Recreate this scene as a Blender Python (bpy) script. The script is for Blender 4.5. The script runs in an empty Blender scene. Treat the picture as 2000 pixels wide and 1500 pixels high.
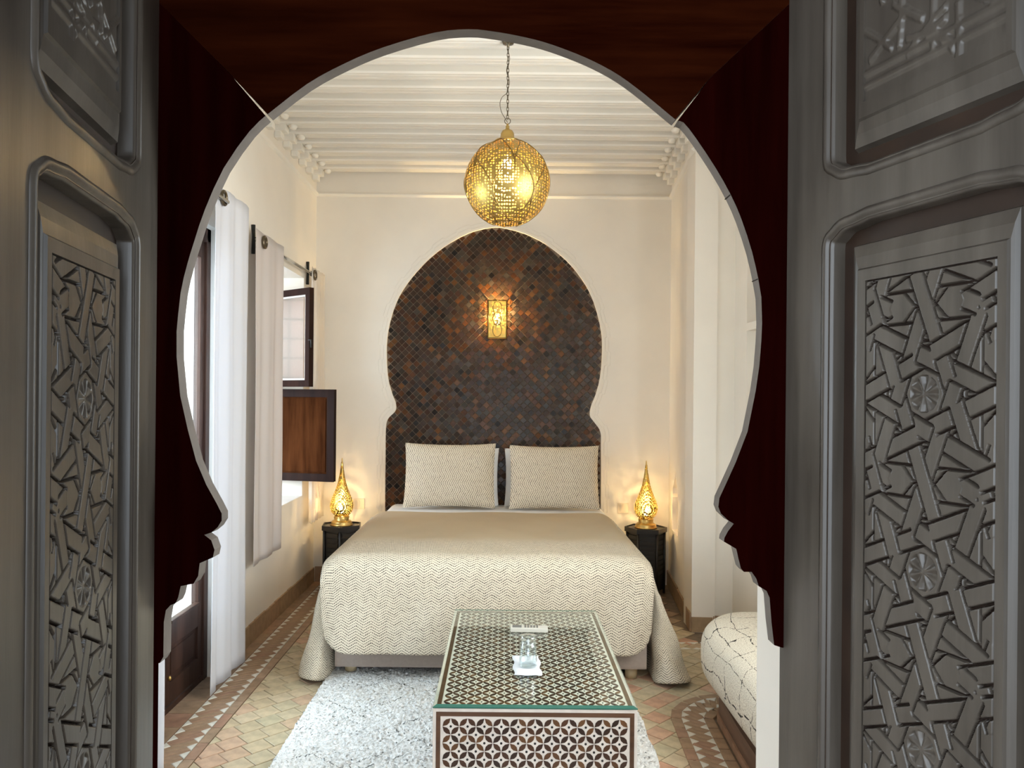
import bpy, bmesh, math, random
import numpy as np
from mathutils import Vector, Matrix
random.seed(7); rng = np.random.default_rng(7)
PI = math.pi
S = bpy.context.scene
COL = S.collection

# ------------------------------------------------------------------ camera, world, daylight, exposure
cam = bpy.data.cameras.new('camera'); cam.lens = 27.0; cam.sensor_width = 36.0
cam.shift_x = 0.008; cam.shift_y = 0.011; cam.clip_start = 0.02
co = bpy.data.objects.new('camera', cam); COL.objects.link(co)
co.matrix_world = Matrix.Translation((0, 0, 1.445)) @ Matrix.Rotation(PI/2, 4, 'X') @ Matrix.Rotation(0.009, 4, 'Z')
S.camera = co

wd = bpy.data.worlds.new('overcast_sky'); S.world = wd; wd.use_nodes = True
bg = wd.node_tree.nodes['Background']
bg.inputs[0].default_value = (0.80, 0.90, 1.0, 1); bg.inputs[1].default_value = 2.6

def area(name, loc, direction, sx, sy, power, color):
    l = bpy.data.lights.new(name, 'AREA'); l.shape = 'RECTANGLE'; l.size = sx; l.size_y = sy
    l.energy = power; l.color = color
    o = bpy.data.objects.new(name, l); COL.objects.link(o); o.location = loc
    o.rotation_euler = Vector(direction).to_track_quat('-Z', 'Y').to_euler()
    return o
DAY = (0.76, 0.90, 1.0)
area('daylight_through_french_door', (-2.35, 2.95, 2.0), (1, 0.12, -0.22), 3.2, 2.6, 165, DAY)
area('added_side_fill', (1.72, 2.45, 1.80), (-1, 0.55, 0.12), 1.3, 1.5, 38, (1.0, 0.975, 0.93))  # added fill for back walls and ceiling, from an unseen source
WARM = (1.0, 0.70, 0.32)

S.view_settings.view_transform = 'Standard'; S.view_settings.look = 'None'
S.view_settings.exposure = 1.02; S.view_settings.gamma = 1.0
S.view_settings.use_curve_mapping = False
try:
    S.cycles.transparent_max_bounces = 24; S.cycles.max_bounces = 12; S.cycles.diffuse_bounces = 6
    S.cycles.sample_clamp_indirect = 6.0
except Exception: pass

# ------------------------------------------------------------------ materials
class NT:
    def __init__(s, name):
        s.m = bpy.data.materials.new(name); s.m.use_nodes = True; s.t = s.m.node_tree; s.n = s.t.nodes
        s.b = s.n['Principled BSDF']; s.out = s.n['Material Output']
    def add(s, ty, **kw):
        n = s.n.new(ty)
        for k, v in kw.items(): setattr(n, k, v)
        return n
    def link(s, a, b): s.t.links.new(a, b)
    def val(s, x):
        n = s.add('ShaderNodeValue'); n.outputs[0].default_value = x; return n.outputs[0]
    def math(s, op, a, b=None, c=None):
        n = s.add('ShaderNodeMath', operation=op)
        for i, x in enumerate((a, b, c)):
            if x is None: continue
            if isinstance(x, (int, float)): n.inputs[i].default_value = x
            else: s.link(x, n.inputs[i])
        return n.outputs[0]
    def ramp(s, fac, stops, mode='LINEAR'):
        n = s.add('ShaderNodeValToRGB'); n.color_ramp.interpolation = mode
        e = n.color_ramp.elements
        while len(e) < len(stops): e.new(0.5)
        for i, (p, c) in enumerate(stops):
            e[i].position = p; e[i].color = (*c, 1) if len(c) == 3 else c
        s.link(fac, n.inputs[0]); return n.outputs[0]
    def mix(s, fac, a, b, blend='MIX'):
        n = s.add('ShaderNodeMix', data_type='RGBA', blend_type=blend)
        for i, x in ((0, fac), (6, a), (7, b)):
            if isinstance(x, (int, float)): n.inputs[i].default_value = x
            elif isinstance(x, tuple): n.inputs[i].default_value = (*x, 1)
            else: s.link(x, n.inputs[i])
        return n.outputs[2]
    def coord(s, which='Object', scale=(1, 1, 1)):
        c = s.add('ShaderNodeTexCoord'); mp = s.add('ShaderNodeMapping')
        mp.inputs['Scale'].default_value = scale; s.link(c.outputs[which], mp.inputs[0]); return mp.outputs[0]
    def noise(s, vec, scale, detail=4, rough=0.55):
        n = s.add('ShaderNodeTexNoise'); n.inputs['Scale'].default_value = scale
        n.inputs['Detail'].default_value = detail; n.inputs['Roughness'].default_value = rough
        if vec is not None: s.link(vec, n.inputs['Vector'])
        return n.outputs['Fac']
    def bump(s, h, strength=0.3, dist=0.01):
        n = s.add('ShaderNodeBump'); n.inputs['Strength'].default_value = strength; n.inputs['Distance'].default_value = dist
        s.link(h, n.inputs['Height']); s.link(n.outputs[0], s.b.inputs['Normal']); return n
    def set(s, **kw):
        for k, v in kw.items():
            i = s.b.inputs[k.replace('_', ' ')]
            if hasattr(v, 'node'): s.link(v, i)
            elif isinstance(v, tuple): i.default_value = (*v, 1)
            else: i.default_value = v
        return s

def simple(name, color, rough=0.5, metal=0.0, var=0.12, nscale=6.0, bump=0.0, bscale=40.0, spec=0.5, stretch=(1, 1, 1), coat=0.0):
    t = NT(name); v = t.coord('Object', stretch)
    n = t.noise(v, nscale)
    c1 = tuple(max(0, x*(1-var)) for x in color); c2 = tuple(min(1, x*(1+var)) for x in color)
    t.set(Base_Color=t.ramp(n, [(0.3, c1), (0.7, c2)]), Roughness=rough, Metallic=metal)
    t.b.inputs['Specular IOR Level'].default_value = spec
    if coat: t.b.inputs['Coat Weight'].default_value = coat; t.b.inputs['Coat Roughness'].default_value = 0.2
    if bump: t.bump(t.noise(v, bscale, 5), bump, 0.004)
    return t.m

def wood(name, dark, light, rough=0.4, axis='z', scale=1.0, bump=0.25, spec=0.5):
    t = NT(name); st = {'z': (9, 9, 0.7), 'x': (0.7, 9, 9), 'y': (9, 0.7, 9)}[axis]
    v = t.coord('Object', tuple(k*scale for k in st))
    n = t.noise(v, 2.2, 8, 0.62); n2 = t.noise(t.coord('Object', (1, 1, 1)), 3.0, 3)
    f = t.math('ADD', t.math('MULTIPLY', n, 0.8), t.math('MULTIPLY', n2, 0.25))
    t.set(Base_Color=t.ramp(f, [(0.38, dark), (0.66, light)]), Roughness=t.math('ADD', t.math('MULTIPLY', n2, 0.25), rough-0.12))
    t.b.inputs['Specular IOR Level'].default_value = spec
    t.bump(t.noise(v, 6.0, 6), bump, 0.002)
    return t.m

def random_colors(name, stops, rough, island=False, var=0.25, nscale=14.0, bump=0.2, spec=0.5, mode='LINEAR'):
    t = NT(name)
    r = (t.add('ShaderNodeNewGeometry').outputs['Random Per Island'] if island else t.add('ShaderNodeObjectInfo').outputs['Random'])
    c = t.ramp(r, stops, mode)
    n = t.noise(t.coord('Object'), nscale, 5)
    c = t.mix(1.0, c, t.ramp(n, [(0.3, (1-var,)*3), (0.72, (1+var*0.4,)*3)]), 'MULTIPLY')
    t.set(Base_Color=c, Roughness=rough); t.b.inputs['Specular IOR Level'].default_value = spec
    if bump: t.bump(t.noise(t.coord('Object'), nscale*2, 4), bump, 0.003)
    return t.m

PLASTER = simple('lime_plaster', (0.82, 0.775, 0.70), 0.75, var=0.035, nscale=2.2, bump=0.10, bscale=9, spec=0.25)
CEILING = simple('painted_ceiling_wood', (0.82, 0.79, 0.73), 0.55, var=0.03, nscale=3, bump=0.05, bscale=20, spec=0.3)
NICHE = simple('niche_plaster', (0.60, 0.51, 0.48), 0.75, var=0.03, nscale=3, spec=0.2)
MAHOGANY = wood('mahogany_vertical', (0.0045, 0.0004, 0.0003), (0.0105, 0.0009, 0.0006), 0.6, 'z', 1.2, 0.1, 0.0)
MAHOGANY_X = wood('mahogany_horizontal', (0.007, 0.0009, 0.0004), (0.026, 0.0050, 0.0014), 0.6, 'x', 1.2, 0.1, 0.0)
SAWN = simple('sawn_arch_edge', (0.17, 0.145, 0.125), 0.6, var=0.2, nscale=12, bump=0.2, bscale=60, spec=0.3)
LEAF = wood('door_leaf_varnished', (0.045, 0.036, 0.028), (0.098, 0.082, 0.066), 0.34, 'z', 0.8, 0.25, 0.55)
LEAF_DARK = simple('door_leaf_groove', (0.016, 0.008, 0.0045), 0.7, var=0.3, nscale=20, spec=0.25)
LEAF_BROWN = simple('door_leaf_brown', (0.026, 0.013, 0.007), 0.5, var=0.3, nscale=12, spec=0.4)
FRENCH = wood('french_door_wood', (0.026, 0.011, 0.007), (0.060, 0.028, 0.018), 0.45, 'z', 1.0, 0.15, 0.25)
SHUTTER = wood('shutter_wood', (0.030, 0.010, 0.004), (0.085, 0.030, 0.011), 0.6, 'z', 1.0, 0.15, 0.0)
SHUTTER_D = wood('shutter_frame_wood', (0.014, 0.0055, 0.004), (0.028, 0.012, 0.008), 0.55, 'z', 1.0, 0.15, 0.10)
GROUT = simple('floor_grout', (0.20, 0.15, 0.105), 0.85, var=0.2, nscale=20)
FTILE = random_colors('terracotta_tile', [(0.0, (0.50, 0.41, 0.265)), (0.2, (0.57, 0.46, 0.305)), (0.4, (0.48, 0.42, 0.28)), (0.6, (0.58, 0.47, 0.32)), (0.78, (0.53, 0.42, 0.27)), (0.92, (0.56, 0.38, 0.26)), (1.0, (0.58, 0.33, 0.22))], 0.5, var=0.3, nscale=16, spec=0.4)
BTILE = random_colors('border_terracotta', [(0.0, (0.34, 0.22, 0.135)), (0.5, (0.38, 0.255, 0.165)), (1.0, (0.36, 0.21, 0.14))], 0.55, var=0.3, nscale=18, spec=0.35)
BTILE_I = random_colors('border_terracotta_fill', [(0.0, (0.33, 0.22, 0.14)), (0.5, (0.39, 0.27, 0.18)), (1.0, (0.36, 0.20, 0.135))], 0.55, True, var=0.3, nscale=18, spec=0.35)
WTILE = simple('white_triangle_glaze', (0.66, 0.64, 0.58), 0.35, var=0.12, nscale=30)
BASET = random_colors('baseboard_tile_glaze', [(0.0, (0.33, 0.22, 0.12)), (0.5, (0.38, 0.26, 0.15)), (1.0, (0.36, 0.23, 0.14))], 0.45, var=0.25, nscale=20)
ZSTOPS = [(0.0, (0.024, 0.017, 0.012)), (0.05, (0.010, 0.007, 0.006)), (0.10, (0.037, 0.022, 0.014)), (0.30, (0.048, 0.021, 0.012)), (0.45, (0.034, 0.021, 0.014)), (0.56, (0.036, 0.029, 0.021)), (0.66, (0.048, 0.024, 0.013)), (0.76, (0.056, 0.046, 0.036)), (0.82, (0.072, 0.026, 0.009)), (0.92, (0.101, 0.037, 0.010)), (1.0, (0.137, 0.059, 0.019))]
ZELL = random_colors('zellige_glaze', ZSTOPS, 0.25, var=0.35, nscale=18, bump=0.3, spec=0.2)
ZELL_I = random_colors('zellige_glaze_field', ZSTOPS, 0.25, True, var=0.35, nscale=18, bump=0.3, spec=0.2)
ZGROUT = simple('zellige_grout', (0.17, 0.13, 0.095), 0.8, var=0.2, nscale=30)
BLACKWOOD = simple('black_painted_wood', (0.012, 0.011, 0.011), 0.35, var=0.2, nscale=10, bump=0.1)
IRON = simple('wrought_iron', (0.030, 0.032, 0.030), 0.45, 0.6, var=0.2, nscale=20, bump=0.2)
CHROME = simple('polished_steel', (0.62, 0.62, 0.60), 0.18, 1.0, var=0.03)
BRONZE = simple('aged_bronze_ring', (0.16, 0.13, 0.09), 0.3, 1.0, var=0.15)
BRASS = simple('antique_brass', (0.58, 0.40, 0.14), 0.32, 1.0, var=0.15, nscale=10, bump=0.05, bscale=40)
BRASS_D = simple('antique_brass_rib', (0.30, 0.20, 0.07), 0.40, 1.0, var=0.15, nscale=10)
LINEN_W = simple('white_sheet_cotton', (0.82, 0.83, 0.84), 0.85, var=0.02, nscale=5, spec=0.1)
BEDBASE = simple('taupe_bed_base', (0.38, 0.315, 0.275), 0.8, var=0.05, nscale=60, bump=0.1, bscale=300, spec=0.15)
PALEWOOD = wood('pale_beech', (0.52, 0.41, 0.25), (0.62, 0.50, 0.32), 0.5, 'z')
PLANK = wood('bench_plank', (0.10, 0.055, 0.035), (0.18, 0.105, 0.07), 0.5, 'y')
PAPER = simple('white_paper', (0.66, 0.69, 0.73), 0.8, var=0.02)
PLASTIC = simple('white_plastic', (0.60, 0.58, 0.52), 0.4, var=0.02)
GREYPL = simple('grey_plastic', (0.16, 0.16, 0.155), 0.45, var=0.05)
SOCKET = simple('cream_socket_plastic', (0.70, 0.62, 0.50), 0.4, var=0.02)
BONE = simple('bone_inlay', (0.74, 0.67, 0.60), 0.32, var=0.08, nscale=25)
WALNUT = random_colors('walnut_inlay', [(0.0, (0.030, 0.014, 0.008)), (0.4, (0.050, 0.020, 0.010)), (0.7, (0.075, 0.030, 0.013)), (1.0, (0.15, 0.065, 0.022))], 0.32, var=0.25, nscale=60, bump=0)
WALNUT_I = random_colors('walnut_inlay_field', [(0.0, (0.030, 0.014, 0.008)), (0.4, (0.050, 0.020, 0.010)), (0.7, (0.075, 0.030, 0.013)), (1.0, (0.15, 0.065, 0.022))], 0.32, True, var=0.25, nscale=60, bump=0)
EBONY = simple('ebony_inlay', (0.010, 0.008, 0.007), 0.35, var=0.1)
WALNUT_E = wood('walnut_edging', (0.055, 0.024, 0.011), (0.12, 0.055, 0.026), 0.35, 'x')
CLAY = simple('terracotta_ornament', (0.50, 0.27, 0.14), 0.6, var=0.2, nscale=30)
REDGLAZE = simple('red_glaze', (0.45, 0.06, 0.03), 0.35, var=0.1)
FARWALL = simple('pink_house_wall', (0.74, 0.46, 0.40), 0.8, var=0.15, nscale=2)
COURT_SHADED = simple('shade_tinted_whitewash', (0.26, 0.33, 0.39), 0.8, var=0.03)  # blue-grey of the shade is put into the wall colour
SHADE_WALL = simple('shade_wall_plaster', (0.20, 0.17, 0.14), 0.8, var=0.06)
SHADE_ROOF = wood('shade_roof_cedar', (0.020, 0.010, 0.006), (0.05, 0.025, 0.014), 0.6, 'x')

def glass(name, tint, rough=0.0, ior=1.45, base=0.0):
    t = NT(name); t.n.remove(t.b)
    tr = t.add('ShaderNodeBsdfTransparent'); tr.inputs[0].default_value = (*tint, 1)
    gl = t.add('ShaderNodeBsdfGlossy'); gl.inputs['Roughness'].default_value = rough; gl.inputs[0].default_value = (1, 1, 1, 1)
    lw = t.add('ShaderNodeLayerWeight'); lw.inputs[0].default_value = 0.5
    f0 = ((ior-1)/(ior+1))**2+base
    f = t.math('MULTIPLY_ADD', t.math('POWER', lw.outputs['Facing'], 5.0), 1-f0, f0)
    mx = t.add('ShaderNodeMixShader'); t.link(f, mx.inputs[0]); t.link(tr.outputs[0], mx.inputs[1]); t.link(gl.outputs[0], mx.inputs[2])
    t.link(mx.outputs[0], t.out.inputs[0]); return t.m
WINGLASS = glass('window_glass', (0.93, 0.96, 0.97))
SASHGLASS = glass('rippled_sash_glass', (0.80, 0.80, 0.80), 0.12, 1.5, 0.05)
TOPGLASS = glass('table_glass', (0.90, 0.985, 0.955), 0.02, 1.5)
TUMBLER = glass('tumbler_glass', (0.93, 0.96, 0.965), 0.06, 1.5, 0.07)
GLASSEDGE = simple('green_glass_edge', (0.03, 0.13, 0.10), 0.12, var=0.1)

def emissive(name, color, strength):
    t = NT(name); t.set(Base_Color=color); t.b.inputs['Emission Color'].default_value = (*color, 1)
    t.b.inputs['Emission Strength'].default_value = strength; return t.m
BULB = emissive('lit_bulb', (1.0, 0.80, 0.45), 12.0)

def perforated(name, scale, hole=0.36, color=(0.78, 0.58, 0.20), rough=0.45):
    t = NT(name); v = t.coord('Object')
    vo = t.add('ShaderNodeTexVoronoi'); vo.inputs['Scale'].default_value = scale; vo.inputs['Randomness'].default_value = 0.30
    t.link(v, vo.inputs['Vector'])
    f = t.math('LESS_THAN', vo.outputs['Distance'], hole)
    n = t.noise(v, 9, 3)
    t.set(Base_Color=t.ramp(n, [(0.35, tuple(c*0.8 for c in color)), (0.7, color)]), Metallic=1.0, Roughness=rough)
    tr = t.add('ShaderNodeBsdfTransparent'); mx = t.add('ShaderNodeMixShader')
    t.link(f, mx.inputs[0]); t.link(t.b.outputs[0], mx.inputs[1]); t.link(tr.outputs[0], mx.inputs[2])
    t.link(mx.outputs[0], t.out.inputs[0]); return t.m
PERF_GLOBE = perforated('pierced_brass_globe', 80, 0.36, (0.56, 0.39, 0.12), 0.4)
PERF_LAMP = perforated('pierced_brass_lamp', 105, 0.38, (0.48, 0.36, 0.11), 0.4)
PERF_SCONCE = perforated('pierced_brass_sconce', 85, 0.43, (0.60, 0.45, 0.13), 0.4)

def zigzag(name, swap=False, rows=0.026, pitch=0.0085, lam=0.075, amp=0.011, r=0.0027, band=None):
    """cream cloth printed with rows of dark dots that run in zigzags (UV in metres)"""
    t = NT(name); c = t.add('ShaderNodeTexCoord'); sp = t.add('ShaderNodeSeparateXYZ'); t.link(c.outputs['UV'], sp.inputs[0])
    u, v = (sp.outputs[1], sp.outputs[0]) if swap else (sp.outputs[0], sp.outputs[1])
    tri = t.math('MULTIPLY', t.math('PINGPONG', u, lam/2), 2*amp/lam*2)
    wob = t.math('MULTIPLY', t.noise(t.coord('UV', (1, 1, 1)), 5, 2), 0.012)
    q = t.math('DIVIDE', t.math('ADD', t.math('ADD', v, tri), wob), rows)
    fv = t.math('MULTIPLY', t.math('SUBTRACT', t.math('FRACT', q), 0.5), rows)
    off = t.math('MULTIPLY', t.math('FLOOR', q), 0.37)
    fu = t.math('MULTIPLY', t.math('SUBTRACT', t.math('FRACT', t.math('ADD', t.math('DIVIDE', u, pitch), off)), 0.5), pitch)
    d = t.math('SQRT', t.math('ADD', t.math('MULTIPLY', fu, fu), t.math('MULTIPLY', fv, fv)))
    rn = t.math('MULTIPLY', t.math('ADD', t.noise(t.coord('UV'), 42, 2, 0.6), 0.32), r*1.28)
    dot = t.math('LESS_THAN', d, rn)
    # second, fainter row of dots half way between
    q2 = t.math('ADD', q, 0.5)
    fv2 = t.math('MULTIPLY', t.math('SUBTRACT', t.math('FRACT', q2), 0.5), rows)
    d2 = t.math('SQRT', t.math('ADD', t.math('MULTIPLY', fu, fu), t.math('MULTIPLY', fv2, fv2)))
    dot2 = t.math('MULTIPLY', t.math('LESS_THAN', d2, rn), 0.9)
    fac = t.math('MAXIMUM', dot, dot2)
    n = t.noise(t.coord('UV'), 260, 3); n2 = t.noise(t.coord('UV'), 7, 3)
    base = t.mix(n2, (0.70, 0.62, 0.48), (0.76, 0.68, 0.55))
    if band:
        k = t.math('MULTIPLY', t.math('SMOOTH_MIN', 1.0, 1.0, 0.0), 1.0)
        mr = t.add('ShaderNodeMapRange'); mr.interpolation_type = 'SMOOTHSTEP'
        mr.inputs[1].default_value = band[0]; mr.inputs[2].default_value = band[1]; t.link(sp.outputs[1], mr.inputs[0])
        tan = mr.outputs[0]
        base = t.mix(tan, base, (0.54, 0.45, 0.32))
        fac = t.math('MULTIPLY', fac, t.math('SUBTRACT', 1.0, tan))
    t.set(Base_Color=t.mix(fac, base, (0.035, 0.026, 0.022)), Roughness=0.9)
    t.b.inputs['Specular IOR Level'].default_value = 0.1
    t.bump(t.math('SUBTRACT', n, t.math('MULTIPLY', fac, 0.8)), 0.35, 0.003)
    return t.m
SPREAD = zigzag('dotted_zigzag_bedspread', band=(0.58, 0.80))
SHAM = zigzag('dotted_zigzag_sham', swap=True, rows=0.030, pitch=0.0105, lam=0.095, amp=0.013, r=0.0031)

def cloth(name, color, transl, rough=0.9):
    t = NT(name); n = t.noise(t.coord('Object'), 300, 2)
    t.set(Base_Color=color, Roughness=rough); t.b.inputs['Specular IOR Level'].default_value = 0.1
    t.bump(n, 0.08, 0.002)
    tl = t.add('ShaderNodeBsdfTranslucent'); tl.inputs[0].default_value = (*color, 1)
    mx = t.add('ShaderNodeMixShader'); mx.inputs[0].default_value = transl
    t.link(t.b.outputs[0], mx.inputs[1]); t.link(tl.outputs[0], mx.inputs[2]); t.link(mx.outputs[0], t.out.inputs[0]); return t.m
CURTAIN = cloth('white_curtain_cotton', (0.72, 0.73, 0.78), 0.17)
CURTAIN_P = cloth('pinkish_curtain_cotton', (0.74, 0.69, 0.67), 0.25)
def sheer(name, color, alpha):
    t = NT(name); t.set(Base_Color=color, Roughness=0.9); t.b.inputs['Specular IOR Level'].default_value = 0.05
    tl = t.add('ShaderNodeBsdfTranslucent'); tl.inputs[0].default_value = (*color, 1)
    m1 = t.add('ShaderNodeMixShader'); m1.inputs[0].default_value = 0.4
    t.link(t.b.outputs[0], m1.inputs[1]); t.link(tl.outputs[0], m1.inputs[2])
    tr = t.add('ShaderNodeBsdfTransparent'); m2 = t.add('ShaderNodeMixShader'); m2.inputs[0].default_value = alpha
    t.link(tr.outputs[0], m2.inputs[1]); t.link(m1.outputs[0], m2.inputs[2]); t.link(m2.outputs[0], t.out.inputs[0]); return t.m
SHEER = sheer('sheer_voile', (0.84, 0.80, 0.75), 0.62)

def boucle():
    t = NT('boucle_with_drawn_lines'); v = t.coord('UV')
    w = t.noise(v, 4, 2); sp = t.add('ShaderNodeSeparateXYZ'); t.link(v, sp.inputs[0])
    def line(coord, period, amp, wid):
        x = t.math('ADD', coord, t.math('MULTIPLY', w, amp))
        f = t.math('ABSOLUTE', t.math('SUBTRACT', t.math('FRACT', t.math('DIVIDE', x, period)), 0.5))
        return t.math('LESS_THAN', f, wid)
    l = t.math('MAXIMUM', line(sp.outputs[0], 0.115, 0.10, 0.022), line(sp.outputs[1], 0.17, -0.25, 0.014))
    brk = t.math('GREATER_THAN', t.noise(v, 60, 2), 0.46)
    l = t.math('MULTIPLY', l, brk)
    n = t.noise(v, 170, 2, 0.7)
    base = t.ramp(n, [(0.36, (0.40, 0.345, 0.27)), (0.48, (0.70, 0.64, 0.53)), (0.7, (0.78, 0.73, 0.63))])
    t.set(Base_Color=t.mix(l, base, (0.055, 0.05, 0.045)), Roughness=0.95); t.b.inputs['Specular IOR Level'].default_value = 0.1
    t.bump(t.math('SUBTRACT', n, l), 0.6, 0.006); return t.m
BOUCLE = boucle()

def rugmat():
    t = NT('shaggy_wool_rug'); v = t.coord('Object')
    w = t.math('MULTIPLY', t.noise(v, 9, 3), 0.06)
    sp = t.add('ShaderNodeSeparateXYZ'); t.link(v, sp.inputs[0])
    def line(kx, ky, period, wid, ph):
        x = t.math('ADD', t.math('ADD', t.math('MULTIPLY', sp.outputs[0], kx), t.math('MULTIPLY', sp.outputs[1], ky)), w)
        f = t.math('ABSOLUTE', t.math('SUBTRACT', t.math('FRACT', t.math('ADD', t.math('DIVIDE', x, period), ph)), 0.5))
        return t.math('LESS_THAN', f, wid)
    l = t.math('MAXIMUM', line(1, -1.15, 0.36, 0.010, 0.2), line(1, 1.15, 0.55, 0.006, 0.45))
    l = t.math('MAXIMUM', l, line(1, -1.15, 0.36, 0.008, 0.45))
    brk = t.math('GREATER_THAN', t.noise(v, 14, 4, 0.7), 0.52)
    l = t.math('MULTIPLY', l, brk)
    n = t.noise(v, 120, 3, 0.7)
    base = t.ramp(n, [(0.30, (0.56, 0.56, 0.55)), (0.42, (0.84, 0.85, 0.84)), (0.62, (0.92, 0.93, 0.93))])
    t.set(Base_Color=t.mix(t.math('MULTIPLY', l, 0.9), base, (0.10, 0.11, 0.11)), Roughness=0.95); t.b.inputs['Specular IOR Level'].default_value = 0.08
    t.bump(t.noise(v, 90, 4, 0.7), 0.8, 0.008); return t.m
RUG = rugmat()

# ------------------------------------------------------------------ geometry helpers
class MB:
    """collects shapes; build() links them as ONE mesh object"""
    def __init__(s): s.v = []; s.f = []; s.mi = []; s.uv = []; s.sm = []
    def raw(s, vs, fs, mi=0, smooth=False, uvs=None):
        b = len(s.v); s.v += [tuple(p) for p in vs]
        for k, f in enumerate(fs):
            s.f.append(tuple(b+i for i in f)); s.mi.append(mi); s.sm.append(smooth)
            s.uv.append([uvs[i] for i in f] if uvs else None)
        return s
    def box(s, x0, x1, y0, y1, z0, z1, mi=0, bev=0.0):
        if bev <= 0:
            vs = [(x, y, z) for x in (x0, x1) for y in (y0, y1) for z in (z0, z1)]
            return s.raw(vs, [(0, 1, 3, 2), (4, 6, 7, 5), (0, 4, 5, 1), (2, 3, 7, 6), (0, 2, 6, 4), (1, 5, 7, 3)], mi)
        bm = bmesh.new(); bmesh.ops.create_cube(bm, size=1)
        for v in bm.verts: v.co = Vector(((x0+x1)/2+v.co.x*(x1-x0), (y0+y1)/2+v.co.y*(y1-y0), (z0+z1)/2+v.co.z*(z1-z0)))
        bmesh.ops.bevel(bm, geom=bm.edges[:], offset=bev, segments=2, profile=0.7, affect='EDGES')
        return s.bm(bm, mi)
    def bm(s, bm, mi=0, smooth=False):
        bm.verts.index_update()
        s.raw([v.co.copy() for v in bm.verts], [[v.index for v in f.verts] for f in bm.faces], mi, smooth); bm.free(); return s
    def tube(s, pts, r, seg=6, mi=0, closed=False, cap=True):
        pts = [Vector(p) for p in pts]; n = len(pts); rr = r if isinstance(r, (list, tuple)) else [r]*n
        rings = []; up = None
        for i, p in enumerate(pts):
            if closed: d = pts[(i+1) % n]-pts[i-1]
            else: d = pts[min(i+1, n-1)]-pts[max(i-1, 0)]
            d.normalize()
            if up is None:
                up = Vector((0, 0, 1)) if abs(d.z) < 0.9 else Vector((1, 0, 0))
            a = d.cross(up); a.normalize(); b = a.cross(d); b.normalize(); up = b
            rings.append([p+(a*math.cos(2*PI*k/seg)+b*math.sin(2*PI*k/seg))*rr[i] for k in range(seg)])
        vs = [q for ring in rings for q in ring]; fs = []
        for i in range(n if closed else n-1):
            for k in range(seg):
                j = (i+1) % n; fs.append((i*seg+k, i*seg+(k+1) % seg, j*seg+(k+1) % seg, j*seg+k))
        if cap and not closed: fs += [tuple(range(seg))[::-1], tuple((n-1)*seg+k for k in range(seg))]
        return s.raw(vs, fs, mi, True)
    def lathe(s, prof, seg=32, c=(0, 0, 0), mi=0, smooth=True, rot=0.0):
        vs = []; fs = []; n = len(prof)
        for r, z in prof:
            for k in range(seg):
                a = 2*PI*k/seg+rot; vs.append((c[0]+r*math.cos(a), c[1]+r*math.sin(a), c[2]+z))
        for i in range(n-1):
            for k in range(seg): fs.append((i*seg+k, i*seg+(k+1) % seg, (i+1)*seg+(k+1) % seg, (i+1)*seg+k))
        if prof[0][0] > 1e-6: fs.append(tuple(range(seg))[::-1])
        if prof[-1][0] > 1e-6: fs.append(tuple((n-1)*seg+k for k in range(seg)))
        return s.raw(vs, fs, mi, smooth)
    def grid(s, P, UV=None, mi=0, smooth=True, wrap=False):
        """P[nu][nv] points"""
        nu, nv = len(P), len(P[0]); vs = [p for row in P for p in row]; fs = []
        for i in range(nu-1):
            for j in range(nv-1): fs.append((i*nv+j, (i+1)*nv+j, (i+1)*nv+j+1, i*nv+j+1))
        return s.raw(vs, fs, mi, smooth, [q for row in UV for q in row] if UV else None)
    def prism(s, poly, fn, d0, d1, mi=0, mi_side=None):
        """poly: list of (a,b); fn(a,b,d) -> point; convex or simple polygon, flat caps"""
        n = len(poly); vs = [fn(a, b, d0) for a, b in poly]+[fn(a, b, d1) for a, b in poly]
        s.raw(vs, [tuple(range(n))[::-1], tuple(range(n, 2*n))], mi)
        return s.raw(vs, [(i, (i+1) % n, n+(i+1) % n, n+i) for i in range(n)], mi if mi_side is None else mi_side)
    def plate(s, outer, holes, fn, d0, d1, mi=0, mi_side=None):
        """flat plate with holes"""
        bm = bmesh.new(); es = []
        for loop in [outer]+holes:
            vv = [bm.verts.new((a, b, 0)) for a, b in loop]
            es += [bm.edges.new((vv[i], vv[(i+1) % len(vv)])) for i in range(len(vv))]
        r = bmesh.ops.triangle_fill(bm, use_beauty=True, use_dissolve=False, edges=es)
        bm.verts.index_update(); fl = [(v.co.x, v.co.y) for v in bm.verts]; n = len(fl)
        tri = [[v.index for v in f.verts] for f in bm.faces]; bm.free()
        s.raw([fn(a, b, d0) for a, b in fl]+[fn(a, b, d1) for a, b in fl], tri+[[n+i for i in t][::-1] for t in tri], mi)
        for loop in [outer]+holes:
            m = len(loop); vs = [fn(a, b, d0) for a, b in loop]+[fn(a, b, d1) for a, b in loop]
            s.raw(vs, [(i, (i+1) % m, m+(i+1) % m, m+i) for i in range(m)], mi if mi_side is None else mi_side)
        return s
    def mesh(s, name, mats, fixn=True):
        me = bpy.data.meshes.new(name); me.from_pydata(s.v, [], s.f)
        for m in (mats if isinstance(mats, (list, tuple)) else [mats]): me.materials.append(m)
        me.polygons.foreach_set('material_index', s.mi); me.polygons.foreach_set('use_smooth', s.sm)
        if any(u is not None for u in s.uv):
            l = me.uv_layers.new(name='UVMap'); flat = []
            for f, u in zip(s.f, s.uv):
                for k in range(len(f)): flat += list(u[k]) if u else [0.0, 0.0]
            l.data.foreach_set('uv', flat)
        me.update()
        if fixn:
            bm = bmesh.new(); bm.from_mesh(me); bmesh.ops.recalc_face_normals(bm, faces=bm.faces); bm.to_mesh(me); bm.free()
        return me
    def build(s, name, mats, parent=None, fixn=True, **tags):
        return link(name, s.mesh(name, mats, fixn), parent, **tags)

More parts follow.
